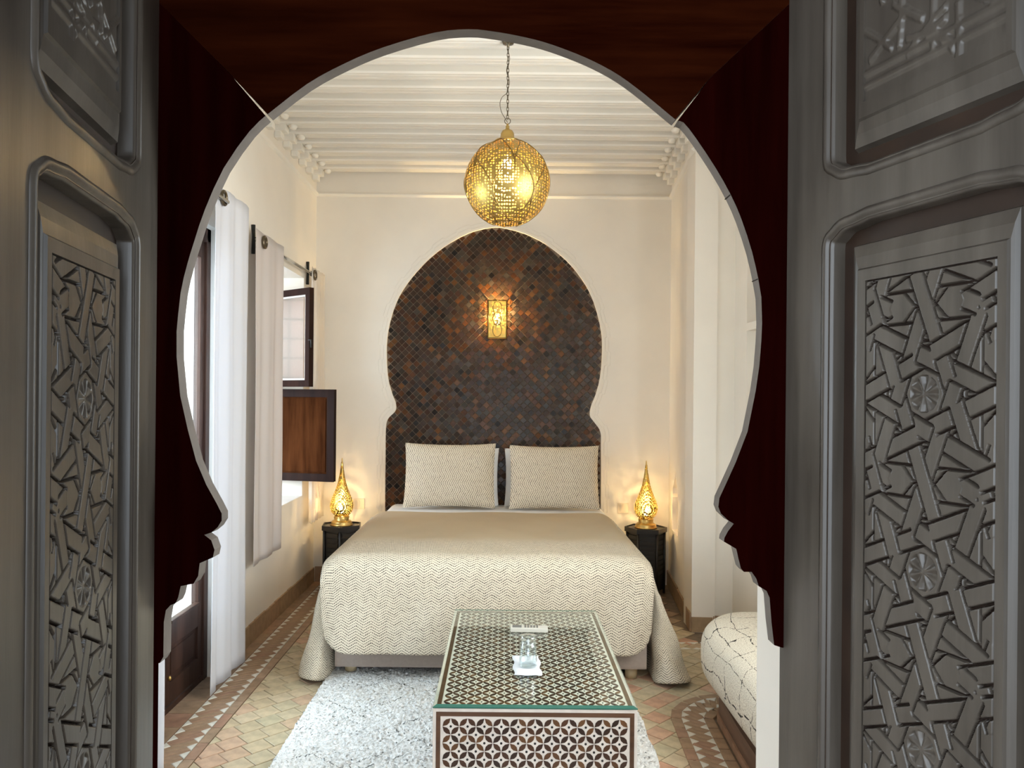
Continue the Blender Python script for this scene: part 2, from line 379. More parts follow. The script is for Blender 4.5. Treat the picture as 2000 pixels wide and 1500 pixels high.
def link(name, me, parent=None, **tags):
    o = bpy.data.objects.new(name, me); COL.objects.link(o)
    if parent is not None: o.parent = parent
    for k, v in tags.items(): o[k] = v
    return o
def thing(name, label, cat, loc=(0, 0, 0), rz=0.0, group=None, kind=None):
    o = bpy.data.objects.new(name, None); COL.objects.link(o); o.location = loc; o.rotation_euler = (0, 0, rz)
    o['label'] = label; o['category'] = cat
    if group: o['group'] = group
    if kind: o['kind'] = kind
    o.empty_display_size = 0.1
    return o
def tag(o, label, cat, group=None, kind=None):
    o['label'] = label; o['category'] = cat
    if group: o['group'] = group
    if kind: o['kind'] = kind
    return o
def dup(root, loc, rz=0.0):
    r = root.copy(); COL.objects.link(r); r.location = loc; r.rotation_euler = (0, 0, rz)
    for ch in list(root.children):
        c = ch.copy(); COL.objects.link(c); c.parent = r
        for g in list(ch.children):
            d = g.copy(); COL.objects.link(d); d.parent = c
    return r
def XZ(y0):  # plates standing across the room: a=x, b=z, d=depth
    return lambda a, b, d: (a, y0+d, b)
def YZ(x0):
    return lambda a, b, d: (x0+d, a, b)
def XY(z0):
    return lambda a, b, d: (a, b, z0+d)
def offset_loop(loop, dist):
    """offset a counter-clockwise closed loop outwards by dist"""
    n = len(loop); out = []
    for i in range(n):
        p0, p1, p2 = loop[i-1], loop[i], loop[(i+1) % n]
        def nrm(a, b):
            dx, dy = b[0]-a[0], b[1]-a[1]; l = math.hypot(dx, dy) or 1; return (dy/l, -dx/l)
        a, b = nrm(p0, p1), nrm(p1, p2); mx, my = a[0]+b[0], a[1]+b[1]; l2 = mx*mx+my*my
        k = min(2/l2 if l2 > 0.15 else 4, 4)
        out.append((p1[0]+mx*k*dist, p1[1]+my*k*dist))
    return out
def smooth_line(pts, per=4):
    """Catmull-Rom through open points"""
    out = []; P = [pts[0]]+list(pts)+[pts[-1]]
    for i in range(1, len(P)-2):
        for k in range(per):
            t = k/per; p0, p1, p2, p3 = (np.array(P[j]) for j in (i-1, i, i+1, i+2))
            out.append(tuple(0.5*((2*p1)+(-p0+p2)*t+(2*p0-5*p1+4*p2-p3)*t*t+(-p0+3*p1-3*p2+p3)*t**3)))
    out.append(tuple(pts[-1])); return out
def clip_half(poly, nx, ny, c):
    """keep nx*x+ny*y >= c"""
    out = []
    for i in range(len(poly)):
        a, b = poly[i], poly[(i+1) % len(poly)]; da, db = nx*a[0]+ny*a[1]-c, nx*b[0]+ny*b[1]-c
        if da >= 0: out.append(a)
        if (da >= 0) != (db >= 0):
            t = da/(da-db); out.append((a[0]+(b[0]-a[0])*t, a[1]+(b[1]-a[1])*t))
    return out
def rect(a0, a1, b0, b1): return [(a0, b0), (a1, b0), (a1, b1), (a0, b1)]

# ================================================================== SETTING
XL, XR, YB, HZ = -1.455, 1.42, 5.93, 3.26
# ---- floor
fl = MB().box(-3.2, 3.2, -3.2, 6.2, -0.16, -0.005).build('floor', GROUT)
tag(fl, 'terracotta tiled floor with triangle borders along the walls', 'floor', kind='structure')

def in_rug(x, y): return -0.76 < x < 0.45 and 2.3 < y < 3.95
def bench_line(off):
    """plan outline of the bench end, offset outwards (towards the room) by off"""
    pts = [(0.925, 2.2), (0.945, 3.0), (0.962, 3.36)]
    cx, cy, r = 1.10, 3.40, 0.135
    pts = [(0.925-off, 2.2), (0.947-off, 3.05)]
    for k in range(0, 10):
        a = PI - k*(PI/2)/9; pts.append((cx+(r+off)*math.cos(a), cy+(r+off*1.0)*math.sin(a)))
    pts.append((1.42, cy+r+off)); return pts
tilem = {}
def tile_mesh(poly, key=None, th=0.011, mat=None, bev=0.0035, name='tile'):
    if key and key in tilem: return tilem[key]
    cx = sum(p[0] for p in poly)/len(poly); cy = sum(p[1] for p in poly)/len(poly)
    loc = [(x-cx, y-cy) for x, y in poly]
    n = len(loc); inn = []
    for x, y in loc:
        l = math.hypot(x, y) or 1; k = max(0.2, 1-bev*1.4/l); inn.append((x*k, y*k))
    vs = [(x, y, -th) for x, y in loc]+[(x, y, -0.0018) for x, y in loc]+[(x, y, 0) for x, y in inn]
    fs = [tuple(range(2*n, 3*n))]
    for r in (0, 1):
        fs += [(r*n+i, r*n+(i+1) % n, (r+1)*n+(i+1) % n, (r+1)*n+i) for i in range(n)]
    m = MB().raw(vs, fs).mesh(name, mat or FTILE)
    if key: tilem[key] = m
    return m
def put_tile(poly, z, parent, mat, key=None, name='tile', tilt=0.006, th=0.011):
    cx = sum(p[0] for p in poly)/len(poly); cy = sum(p[1] for p in poly)/len(poly)
    o = link(name, tile_mesh(poly, key, th, mat, name=name), parent)
    o.location = (cx, cy, z+random.uniform(-0.0007, 0.0007))
    o.rotation_euler = (random.uniform(-tilt, tilt), random.uniform(-tilt, tilt), 0)
    return o
# field of square tiles laid on the diagonal
side, gap = 0.0975, 0.0035
h = (side-gap)/2
cands = []
for i in range(-60, 90):
    for j in range(-60, 90):
        u, v = i*side+0.031*(j % 3), j*side
        cx, cy = -1.202+(u-v)/math.sqrt(2), 3.403+(u+v)/math.sqrt(2)-0.05
        if not (-1.30 < cx < 1.40 and 1.7 < cy < 5.9): continue
        cands.append((cx, cy))
NT_ = 0; rest = MB()
bl = bench_line(0.215)
def near_bench(x, y):
    if y > 3.40+0.135+0.10: return False
    if y < 3.40: return x > 0.947-0.10
    return (x-1.10)**2+(y-3.40)**2 < (0.135+0.10)**2 or x > 1.10
cands.sort(key=lambda c: c[1])
for cx, cy in cands:
    r2 = h*math.sqrt(2); poly = [(cx-r2, cy), (cx, cy-r2), (cx+r2, cy), (cx, cy+r2)]
    if near_bench(cx, cy): continue
    if cx > 1.12 and cy > 4.50: continue
    full = cx-r2 > -1.20
    if not full:
        poly = clip_half(poly, 1, 0, -1.20)
        if len(poly) < 3: continue
    if cy > 4.40 and cx+r2 > 1.02: pass
    hidden = in_rug(cx, cy) or (-0.74 < cx < 0.62 and cy > 4.05)
    if hidden: continue
    if NT_ < 290 and cy > 2.45:
        put_tile(poly, 0, fl, FTILE, 'square' if full else None); NT_ += 1
    else:
        mcx = sum(p[0] for p in poly)/len(poly); mcy = sum(p[1] for p in poly)/len(poly)
        rest.prism([(mcx+(x-mcx)*0.98, mcy+(y-mcy)*0.98) for x, y in poly], XY(0), -0.011, -0.0006)
if rest.f: rest.build('tile_field', BTILE_I, fl, kind='stuff')
# border along the left wall: wall strip, triangle row, slanted bricks, triangle row, edging
y0, y1 = 2.3, 5.86
k = 0; strip = MB()
yy = y0
while yy < y1:
    strip.prism(rect(-1.51, -1.384, yy, yy+0.142), XY(0), -0.011, -0.0008); yy += 0.145
yy = y0
edge_b = MB()
while yy < y1:
    edge_b.prism(rect(-1.246, -1.204, yy, yy+0.142), XY(0), -0.011, -0.0005); yy += 0.145
strip.build('wall_strip_tile', BTILE_I, fl, kind='stuff'); edge_b.build('edging_tile', BTILE_I, fl, kind='stuff')
p = 0.073; n = int((y1-y0)/p)
fills = 0
for i in range(n):
    ya = y0+i*p
    for row in (0, 1):
        if row == 0: poly = [(-1.380, ya), (-1.348, ya+0.033), (-1.380, ya+0.066)]
        else: poly = [(-1.250, ya), (-1.250, ya+0.066), (-1.282, ya+0.033)]
        put_tile(poly, 0.0006, fl, WTILE, 'tri%d' % row, 'white_triangle_tile', 0.002, 0.006)
for i in range(int((y1-y0)/0.0365)):
    ya = y0+i*0.0365
    poly = [(-1.381, ya-0.045), (-1.249, ya+0.045), (-1.249, ya+0.079), (-1.381, ya-0.011)]
    put_tile(poly, -0.0022, fl, BTILE, 'slant', 'slanted_brick', 0.002, 0.009)
# curved border round the bench end
def along(line, step):
    out = []; acc = 0
    for a, b in zip(line[:-1], line[1:]):
        L = math.hypot(b[0]-a[0], b[1]-a[1]); 
        while acc < L:
            t = acc/L; tx, ty = (b[0]-a[0])/L, (b[1]-a[1])/L
            out.append((a[0]+(b[0]-a[0])*t, a[1]+(b[1]-a[1])*t, tx, ty)); acc += step
        acc -= L
    return out
def band_tiles(o0, o1, step, z, name, mat, lean=0.0, as_parts=True):
    A = along(bench_line((o0+o1)/2), step); mb = MB()
    for (x, y, tx, ty) in A:
        if y < 2.45: continue
        nx, ny = -ty, tx; w = (o1-o0)/2; L = step*0.47
        def P(s, t): return (x+tx*(s+lean*t/w)+nx*t, y+ty*(s+lean*t/w)+ny*t)
        poly = [P(-L, -w), P(L, -w), P(L, w), P(-L, w)]
        if as_parts: put_tile(poly, z, fl, mat, None, name, 0.001, 0.008)
        else: mb.prism(poly, XY(0), z-0.008, z)
    if not as_parts: mb.build(name, BTILE_I, fl, kind='stuff')
band_tiles(0.158, 0.205, 0.10, 0.0032, 'border_tile', BTILE)
band_tiles(0.012, 0.058, 0.10, 0.0032, 'border_tile', BTILE)
band_tiles(0.058, 0.158, 0.037, 0.0026, 'slanted_brick', BTILE, 0.03)
for off, sgn in ((0.158, -1), (0.058, 1)):
    for (x, y, tx, ty) in along(bench_line(off), 0.068):
        if y < 2.45: continue
        nx, ny = -ty*sgn, tx*sgn
        poly = [(x-tx*0.029, y-ty*0.029), (x+tx*0.029, y+ty*0.029), (x+nx*0.034, y+ny*0.034)]
        if (poly[1][0]-poly[0][0])*(poly[2][1]-poly[0][1])-(poly[1][1]-poly[0][1])*(poly[2][0]-poly[0][0]) < 0: poly = poly[::-1]
        put_tile(poly, 0.0045, fl, WTILE, None, 'white_triangle_tile', 0.001, 0.006)
# border in front of the pillar
for i in range(7):
    xa = 0.80+i*0.073
    put_tile([(xa, 4.52), (xa+0.066, 4.52), (xa+0.033, 4.488)][::-1], 0.0022, fl, WTILE, 'trip', 'white_triangle_tile', 0.001, 0.006)
    put_tile([(xa, 4.40), (xa+0.066, 4.40), (xa+0.033, 4.432)], 0.0022, fl, WTILE, 'triq', 'white_triangle_tile', 0.001, 0.006)

# ---- back wall with the arch recess
def flip(l): return l[::-1]
A_R = [(0.755, 0.02), (0.752, 1.143), (0.738, 1.191), (0.690, 1.254), (0.668, 1.285), (0.664, 1.322), (0.677, 1.380), (0.708, 1.459), (0.738, 1.578), (0.753, 1.736), (0.751, 1.895), (0.722, 2.052), (0.669, 2.210), (0.589, 2.350), (0.469, 2.490), (0.310, 2.612), (0.151, 2.690), (0.0, 2.730), (-0.075, 2.738)]
A_L = [(-0.075, 2.738), (-0.185, 2.720), (-0.284, 2.688), (-0.422, 2.615), (-0.579, 2.495), (-0.716, 2.344), (-0.813, 2.197), (-0.871, 2.038), (-0.901, 1.880), (-0.904, 1.722), (-0.891, 1.564), (-0.858, 1.445), (-0.834, 1.386), (-0.829, 1.335), (-0.845, 1.303), (-0.884, 1.264), (-0.903, 1.216), (-0.908, 1.128), (-0.905, 0.02)]
ARCH = A_R[:2]+smooth_line(A_R[1:]+A_L[1:-1], 3)[1:]+A_L[-1:]
wb = MB().plate(rect(-1.9, 1.9, -0.05, HZ+0.1), [ARCH], XZ(5.915), 0.0, 0.022)
wb.plate(rect(-1.9, 1.9, -0.05, HZ+0.1), [], XZ(5.937), 0.0, 0.16)
wb = tag(wb.build('wall_back', PLASTER), 'cream plaster back wall with a dark tiled horseshoe arch behind the bed', 'wall', kind='structure')
MB().prism(offset_loop(ARCH, 0.004), XZ(5.930), 0.0, 0.0065).build('grout_bed', ZGROUT, wb)
def inside(poly, x, y):
    c = False; n = len(poly)
    for i in range(n):
        (x1, y1_), (x2, y2) = poly[i], poly[i-1]
        if (y1_ > y) != (y2 > y) and x < (x2-x1)*(y-y1_)/(y2-y1_)+x1: c = not c
    return c
ts = 0.0405; hz = (ts-0.0028)/math.sqrt(2)
zm = MB(); o_ = 0.0012
zv = [(-hz, 0, 0), (0, 0, -hz), (hz, 0, 0), (0, 0, hz)]
zm.raw(zv+[(x*0.9, -0.0035, z*0.9) for x, _, z in zv], [(4, 5, 6, 7)]+[(i, (i+1) % 4, 4+(i+1) % 4, 4+i) for i in range(4)])
zmesh = zm.mesh('zellige_tile', ZELL)
field = MB(); nz = 0; cells = []
for i in range(-70, 70):
    for j in range(-10, 80):
        x = -0.075+(i+0.5*(j % 2))*ts*math.sqrt(2); z = 0.45+j*ts/math.sqrt(2)
        if z < 0.56 or not inside(ARCH, x, z): continue
        if (z < 1.02 and (-0.70 < x < 0.66) and not (-0.05 < x < 0.03)): continue
        cells.append((x, z))
cells.sort(key=lambda c: math.hypot(c[0]+0.05, (c[1]-1.95)))
def jit(): return random.uniform(-0.055, 0.055)
for x, z in cells:
    clear = all(inside(ARCH, x+a, z+b) for a, b in ((hz, 0), (-hz, 0), (0, hz), (0, -hz)))
    if nz < 295 and clear:
        o = link('zellige_tile', zmesh, wb); o.location = (x, 5.9295, z); o.rotation_euler = (jit(), 0, jit()); nz += 1
    else:
        R = Matrix.Rotation(jit(), 3, 'X') @ Matrix.Rotation(jit(), 3, 'Z')
        s_ = 1.0 if clear else 0.93
        field.raw([Vector((x, 5.9295 if clear else 5.931, z))+(R @ Vector(v))*s_ for v in zm.v], zm.f)
field.build('zellige_field', ZELL_I, wb, fixn=False, kind='stuff')
# stepped lines incised round the arch
def carved(d1, d2, step):
    line = offset_loop(ARCH, 0.0)
    pts = []; dist = 0; lo = offset_loop(ARCH, d1); hi = offset_loop(ARCH, d2)
    L = [0]
    for a, b in zip(ARCH[:-1], ARCH[1:]): L.append(L[-1]+math.hypot(b[0]-a[0], b[1]-a[1]))
    def at(loop, s):
        i = max(0, min(len(L)-2, int(np.searchsorted(L, s))-1)); t = (s-L[i])/(L[i+1]-L[i] or 1)
        a, b = loop[i], loop[i+1]; return (a[0]+(b[0]-a[0])*t, a[1]+(b[1]-a[1])*t)
    s = 0.55; k = 0
    while s < L[-1]-0.55:
        src = lo if k % 2 == 0 else hi
        for q in range(4): pts.append(at(src, min(s+step*q/3.2, L[-1])))
        s += step; k += 1
    return pts
for d1, d2, nm in ((0.024, 0.038, 'carved_line'), (0.050, 0.064, 'carved_line')):
    q = carved(d1, d2, 0.105)
    MB().tube([(x, 5.9155, z) for x, z in q], 0.0026, 4).build(nm, PLASTER, wb)
MB().plate(offset_loop(ARCH, 0.018), [offset_loop(ARCH, 0.0005)], XZ(5.9095), 0, 0.007).build('arch_edge_band', PLASTER, wb)

# ---- left wall with french door and window openings
FD = (2.98, 3.905, 0.0, 2.27); WN = (4.60, 5.56, 0.70, 2.28)
wl = MB().plate(rect(1.3, 6.1, -0.05, HZ+0.1), [rect(FD[0], FD[1], -0.02, FD[3]), rect(*WN)], YZ(XL), 0.0, -0.42)
wl = tag(wl.build('wall_left', PLASTER), 'white plaster wall with french door and deep window', 'wall', kind='structure')
# ---- right side: alcove wall (slightly out of square), pillar face, niche wall
P0, P1 = Vector((1.280, 5.93, 0)), Vector((1.168, 4.73, 0)); U = (P1-P0); LU = U.length; U.normalize(); N = Vector((-U.y, U.x, 0))
def ALC(a, b, d):
    q = P0+U*a+N*d; return (q.x, q.y, b)
if N.x < 0: N = -N
nw0, nw1 = 0.22, 0.545; nm_ = (nw0+nw1)/2
nloop = [(nw0, 0.46), (nw1, 0.46), (nw1, 0.70), (nw1-0.025, 0.73), (nw1-0.03, 0.77), (nm_+0.06, 0.83), (nm_+0.02, 0.86), (nm_, 0.92), (nm_-0.02, 0.86), (nm_-0.06, 0.83), (nw0+0.03, 0.77), (nw0+0.025, 0.73), (nw0, 0.70)]
wa = MB().plate(rect(-0.1, LU, -0.05, HZ+0.1), [nloop], ALC, 0.0, 0.14)
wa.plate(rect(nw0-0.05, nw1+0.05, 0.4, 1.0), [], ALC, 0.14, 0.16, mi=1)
wa = tag(wa.build('wall_alcove', [PLASTER, NICHE]), 'plaster wall beside the bed with a small pointed niche', 'wall', kind='structure')
wp = MB().box(1.172, 1.75, 4.73, 4.95, -0.05, HZ+0.1)
tag(wp.build('wall_pillar', PLASTER), 'white plaster pillar face between bed alcove and bench', 'wall', kind='structure')
nh = [rect(1.80, 3.10, 1.0, 2.6), rect(3.35, 4.50, 1.88, 2.36), rect(3.35, 4.50, 1.41, 1.835)]  # first opening belongs to the added window
wr = MB().plate(rect(1.3, 4.80, -0.05, HZ+0.1), nh, YZ(XR), 0.0, 0.22)
wr.plate(rect(3.2, 4.6, 1.3, 2.5), [], YZ(XR), 0.22, 0.25)
w2 = thing('added_window', 'unseen window added for the fill light in the wall over the near end of the bench', 'window', (XR+0.12, 0, 0), kind='structure')  # unseen window, added as an opening for the side fill
m = MB(); m.box(-0.03, 0.03, 1.80, 1.85, 1.0, 2.6).box(-0.03, 0.03, 3.05, 3.10, 1.0, 2.6).box(-0.03, 0.03, 1.85, 3.05, 2.55, 2.6).box(-0.03, 0.03, 1.85, 3.05, 1.0, 1.05).box(-0.02, 0.02, 2.43, 2.47, 1.05, 2.55)
m.build('frame', SHUTTER_D, w2)
MB().box(-0.003, 0.003, 1.85, 3.05, 1.05, 2.55).build('pane', WINGLASS, w2)
tag(wr.build('wall_right', PLASTER), 'white plaster wall over the bench with shelf niches', 'wall', kind='structure')
# ---- entry wall (thick) with the doorway
wf = MB().plate(rect(-3.2, 3.2, -0.05, HZ+0.1), [rect(-0.765, 0.552, -0.02, 2.62)], XZ(1.345), 0.0, 0.315)
tag(wf.build('wall_front', PLASTER), 'thick white plaster wall holding the carved doorway', 'wall', kind='structure')

# ---- ceiling with beams
cl = MB().box(-3.2, 3.2, 1.34, 6.2, HZ, HZ+0.12).build('ceiling', CEILING)
tag(cl, 'cream painted ceiling of close-set grooved beams', 'ceiling', kind='structure')
bw, bh = 0.048, 0.125
prof = [(-bw, HZ+0.005), (-bw, HZ-bh+0.010), (-bw+0.006, HZ-bh), (-0.022, HZ-bh), (-0.020, HZ-bh+0.006), (-0.016, HZ-bh), (0.016, HZ-bh), (0.020, HZ-bh+0.006), (0.022, HZ-bh), (bw-0.006, HZ-bh), (bw, HZ-bh+0.010), (bw, HZ+0.005)]
bmesh_ = MB().prism(prof, lambda a, b, d: (d, a, b), XL-0.02, XR+0.1).mesh('beam', CEILING)
cbm = MB()
cbm.box(0, 0.075, -0.040, 0.040, -0.045, 0.004, bev=0.008).box(0, 0.045, -0.034, 0.034, -0.085, -0.043, bev=0.01)
cbl = cbm.mesh('corbel', CEILING)
cbs = MB().lathe([(0.0, -0.02), (0.016, -0.014), (0.021, 0.0), (0.016, 0.014), (0.0, 0.02)], 10).mesh('corbel_boss', CEILING)
for i in range(23):
    yb = 5.80-0.1905*i
    if yb < 1.72: break
    o = link('beam', bmesh_, cl); o.location = (0, yb, 0)
    c = link('corbel', cbl, cl); c.location = (XL, yb, HZ-bh)
    c2 = link('corbel', cbl, cl); c2.rotation_euler = (0, 0, PI)
    xr = 1.28-0.112*(5.93-yb)/1.2 if yb > 4.73 else XR
    c2.location = (xr, yb, HZ-bh)
    for xx in (XL+0.11, xr-0.11):
        d = link('corbel_boss', cbs, cl); d.location = (xx, yb, HZ-bh-0.008); d.scale = (1.3, 1.5, 1.0)
# cornice ledge
def ledge(fn, L0, L1):
    pr = [(0, 2.962), (0.010, 2.966), (0.022, 2.976), (0.022, 2.984), (0, 2.990)]
    return pr
lp = [(0, 2.962), (0.010, 2.966), (0.022, 2.976), (0.022, 2.984), (0, 2.990)]
tr = MB().prism(lp, lambda a, b, d: (d, 5.915-a, b), -1.46, 1.29)
tag(tr.build('trim_1', CEILING), 'thin plaster ledge across the back wall below the beams', 'trim', kind='structure')
tr = MB().prism(lp, lambda a, b, d: (XL+a, d, b), 1.66, 5.92)
tag(tr.build('trim_2', CEILING), 'thin plaster ledge along the window wall below the beams', 'trim', kind='structure')
tr = MB().prism(lp, lambda a, b, d: ALC(d, b, -a), 0.0, LU-0.02)
tag(tr.build('trim_3', CEILING), 'thin plaster ledge along the niche wall below the beams', 'trim', kind='structure')

# ---- baseboards of tiles
def baseboard(name, fn, L0, L1, label, step=0.098, hgt=0.112):
    root = thing(name, label, 'baseboard', kind='structure')
    s = L0
    while s < L1-0.01:
        e = min(s+step-0.002, L1); hh = hgt+random.uniform(-0.004, 0.004)
        MB().prism(rect(s, e, 0, hh), fn, 0, 0.012+random.uniform(-0.001, 0.001)).build('tile', BASET, root); s += step
    return root
baseboard('baseboard_left', lambda a, b, d: (XL+d, a, b), 3.92, 5.90, 'ochre tile baseboard along the window wall')
baseboard('baseboard_back', lambda a, b, d: (a, 5.915-d, b), -1.44, -0.86, 'ochre tile baseboard behind the bed')
baseboard('baseboard_right', lambda a, b, d: ALC(a, b, -d), 0.0, LU, 'ochre tile baseboard of the bed alcove wall')
baseboard('baseboard_pillar', lambda a, b, d: (a, 4.73-d, b), 1.168, 1.42, 'ochre tile baseboard across the pillar foot', 0.13, 0.095)

# ================================================================== ENTRY DOORWAY: arch board and carved leaves
TOP = [(-0.4038, 1.9172), (-0.3376, 1.9690), (-0.2729, 2.0050), (-0.2081, 2.0325), (-0.1217, 2.0580), (-0.0645, 2.0641), (-0.0263, 2.0610), (0.017, 2.0540), (0.0605, 2.0440), (0.104, 2.0294), (0.1474, 2.0114), (0.191, 1.9878), (0.2346, 1.9559), (0.2770, 1.9216)]
LEFTB = [(-0.4075, 1.9145), (-0.4348, 1.8875), (-0.4775, 1.8255), (-0.509, 1.7542), (-0.5260, 1.702), (-0.5380, 1.6612), (-0.5485, 1.6138), (-0.5548, 1.5483), (-0.5544, 1.505), (-0.5477, 1.4392), (-0.5342, 1.3813), (-0.5199, 1.3294), (-0.5022, 1.2888), (-0.4846, 1.2578), (-0.4757, 1.2405), (-0.4756, 1.2284), (-0.4825, 1.217), (-0.4928, 1.2083), (-0.5050, 1.2042), (-0.4930, 1.1950), (-0.4873, 1.1790), (-0.4900, 1.1660), (-0.5122, 1.1561), (-0.5146, 1.1344), (-0.5223, 1.1213), (-0.5439, 1.1171), (-0.5481, 1.0977), (-0.5524, 1.0881), (-0.561, 1.0846), (-0.5687, 1.0759), (-0.572, 1.0559), (-0.5723, 0.9969), (-0.5783, 0.9865), (-0.5974, 0.9846)]
RIGHTB = [(0.2895, 1.9115), (0.300, 1.9095), (0.322, 1.8821), (0.3545, 1.8339), (0.3809, 1.7882), (0.3995, 1.7468), (0.4181, 1.6914), (0.429, 1.6456), (0.4344, 1.6153), (0.4361, 1.572), (0.4351, 1.5417), (0.432, 1.4983), (0.4263, 1.4566), (0.4131, 1.3872), (0.3936, 1.335), (0.3766, 1.2967), (0.3664, 1.2741), (0.3648, 1.2593), (0.3693, 1.2481), (0.3824, 1.2361), (0.3911, 1.231), (0.3817, 1.2187), (0.3757, 1.2074), (0.3749, 1.2005), (0.3958, 1.1885), (0.3994, 1.173), (0.4039, 1.1557), (0.4092, 1.1497), (0.4222, 1.1498), (0.4301, 1.1386), (0.4345, 1.1256), (0.4476, 1.1179), (0.4529, 1.1067), (0.4567, 1.0634), (0.4614, 1.0262), (0.4744, 1.022), (0.4944, 1.0213)]
TH = 0.030; YA = 1.300
ab = thing('trim_4', 'dark red wooden arch board cut to a keyhole outline in the doorway', 'door arch', (0, YA, 0), kind='structure')
def bd(name, poly, mat):
    MB().plate(poly, [], lambda a, b, d: (a, d, b), 0.0, TH, 0, 1).build(name, [mat, SAWN], ab)
top_s = smooth_line(TOP, 3)
bd('top_board', top_s+[(0.2860, 1.9145), (0.345, 1.9862), (0.560, 2.190), (0.560, 2.50), (-0.76, 2.50), (-0.76, 2.272), (-0.468, 1.985)], MAHOGANY_X)
left_s = smooth_line(LEFTB[:8], 2)+LEFTB[8:]
bd('side_board', left_s+[(-0.64, 0.984), (-0.64, 2.1541), (-0.4684, 1.9848)], MAHOGANY)
right_s = smooth_line(RIGHTB[:8], 2)+RIGHTB[8:]
bd('side_board', right_s+[(0.560, 1.021), (0.560, 2.1896), (0.3453, 1.9860)], MAHOGANY)
# short seam notches on the right board are shallow cracks in its sawn edge
MB().box(0.3795, 0.3835, 0.002, TH+0.0004, 1.7872, 1.7888).box(0.4278, 0.4318, 0.002, TH+0.0004, 1.6450, 1.6465).build('seam', LEAF_DARK, ab)
for x0, x1 in ((-0.70, -0.60), (0.495, 0.56)):
    MB().box(x0, x1, 0.032, 0.044, 0.0, 2.5).build('jamb_post', MAHOGANY, ab)

# carved star strapwork as a height field ------------------------------------------------
def strap_cell(nx, ny):
    xs = (np.arange(nx)+0.5)/nx-0.5; ys = (np.arange(ny)+0.5)/ny-0.5
    X, Y = np.meshgrid(xs, ys); M_ = [(0.5*math.cos(PI/4*k), 0.5*math.sin(PI/4*k)) for k in range(8)]
    segs = []
    for k in range(8):
        a, b = np.array(M_[k]), np.array(M_[(k+3) % 8]); L = np.linalg.norm(b-a); cr = []
        for j in range(8):
            if j == k: continue
            c, d = np.array(M_[j]), np.array(M_[(j+3) % 8]); r, s = b-a, d-c; den = r[0]*s[1]-r[1]*s[0]
            if abs(den) < 1e-9: continue
            t = ((c-a)[0]*s[1]-(c-a)[1]*s[0])/den; u = ((c-a)[0]*r[1]-(c-a)[1]*r[0])/den
            if 0.01 < t < 0.99 and 0.01 < u < 0.99: cr.append(t*L)
        cr = [0.0]+sorted(cr)+[L]
        segs.append((a, b, cr, [(-1) if i % 2 == 0 else 1 for i in range(len(cr))]))
        a2_, b2_ = np.array(M_[k]), np.array(M_[(k+2) % 8]); segs.append((a2_, b2_, [0.0, np.linalg.norm(b2_-a2_)], [-2, -2]))
        # continuation into the corner squares
        if k % 2 == 1:
            dirs = []
            din = np.array(M_[k])-np.array(M_[(k-3) % 8]); din /= np.linalg.norm(din)      # chord ending here (over)
            dst = np.array(M_[k])-np.array(M_[(k+3) % 8]); dst /= np.linalg.norm(dst)      # chord starting here (under)
            for dv, l0 in ((din, 1), (dst, -1)):
                segs.append((np.array(M_[k]), np.array(M_[k])+dv*0.383, [0.0, 0.19, 0.383], [l0, -l0, l0]))
    W, G = 0.046, 0.0145
    best = np.full(X.shape, -9.0); H = np.full(X.shape, 0.0)      # 0 fill level
    isg = np.zeros(X.shape, bool)
    for ox in (-1, 0, 1):
        for oy in (-1, 0, 1):
            for si, (a, b, cr, lv) in enumerate(segs):
                a2, b2 = a+np.array((ox, oy)), b+np.array((ox, oy)); r = b2-a2; L = np.linalg.norm(r); r = r/L
                t = (X-a2[0])*r[0]+(Y-a2[1])*r[1]; d = np.abs((X-a2[0])*r[1]-(Y-a2[1])*r[0])
                m = (t > -0.012) & (t < L+0.012) & (d < W+G)
                if not m.any(): continue
                idx = np.argmin(np.abs(t[..., None]-np.array(cr)), axis=-1); lev = np.array(lv)[idx]+0.004*((si*7) % 40)
                up = m & (lev > best); best[up] = lev[up]
                H[up] = np.where(d[up] < W, 1.0, -1.0)
                same = m & (lev == best) & (d < W); H[same] = 1.0
    R = np.hypot(X, Y); TH_ = np.arctan2(Y, X)
    hollow = np.zeros(X.shape)
    for k in range(8):
        an = PI/8+k*PI/4; cx, cy = 0.315*math.cos(an), 0.315*math.sin(an)
        p_ = (X-cx)*math.cos(an)+(Y-cy)*math.sin(an); q_ = -(X-cx)*math.sin(an)+(Y-cy)*math.cos(an)
        e = 1-(p_/0.085)**2-(q_/0.040)**2; hollow = np.maximum(hollow, np.clip(e, 0, 1))
    fill = H == 0
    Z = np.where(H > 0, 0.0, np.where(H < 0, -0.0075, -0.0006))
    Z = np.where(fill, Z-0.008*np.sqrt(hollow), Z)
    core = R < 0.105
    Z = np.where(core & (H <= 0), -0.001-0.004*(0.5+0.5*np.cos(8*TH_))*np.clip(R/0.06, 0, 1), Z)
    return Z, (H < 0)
def smooth2(Z):
    Zp = np.pad(Z, 1, mode='edge'); return (Zp[1:-1, 1:-1]*2+Zp[:-2, 1:-1]+Zp[2:, 1:-1]+Zp[1:-1, :-2]+Zp[1:-1, 2:])/6
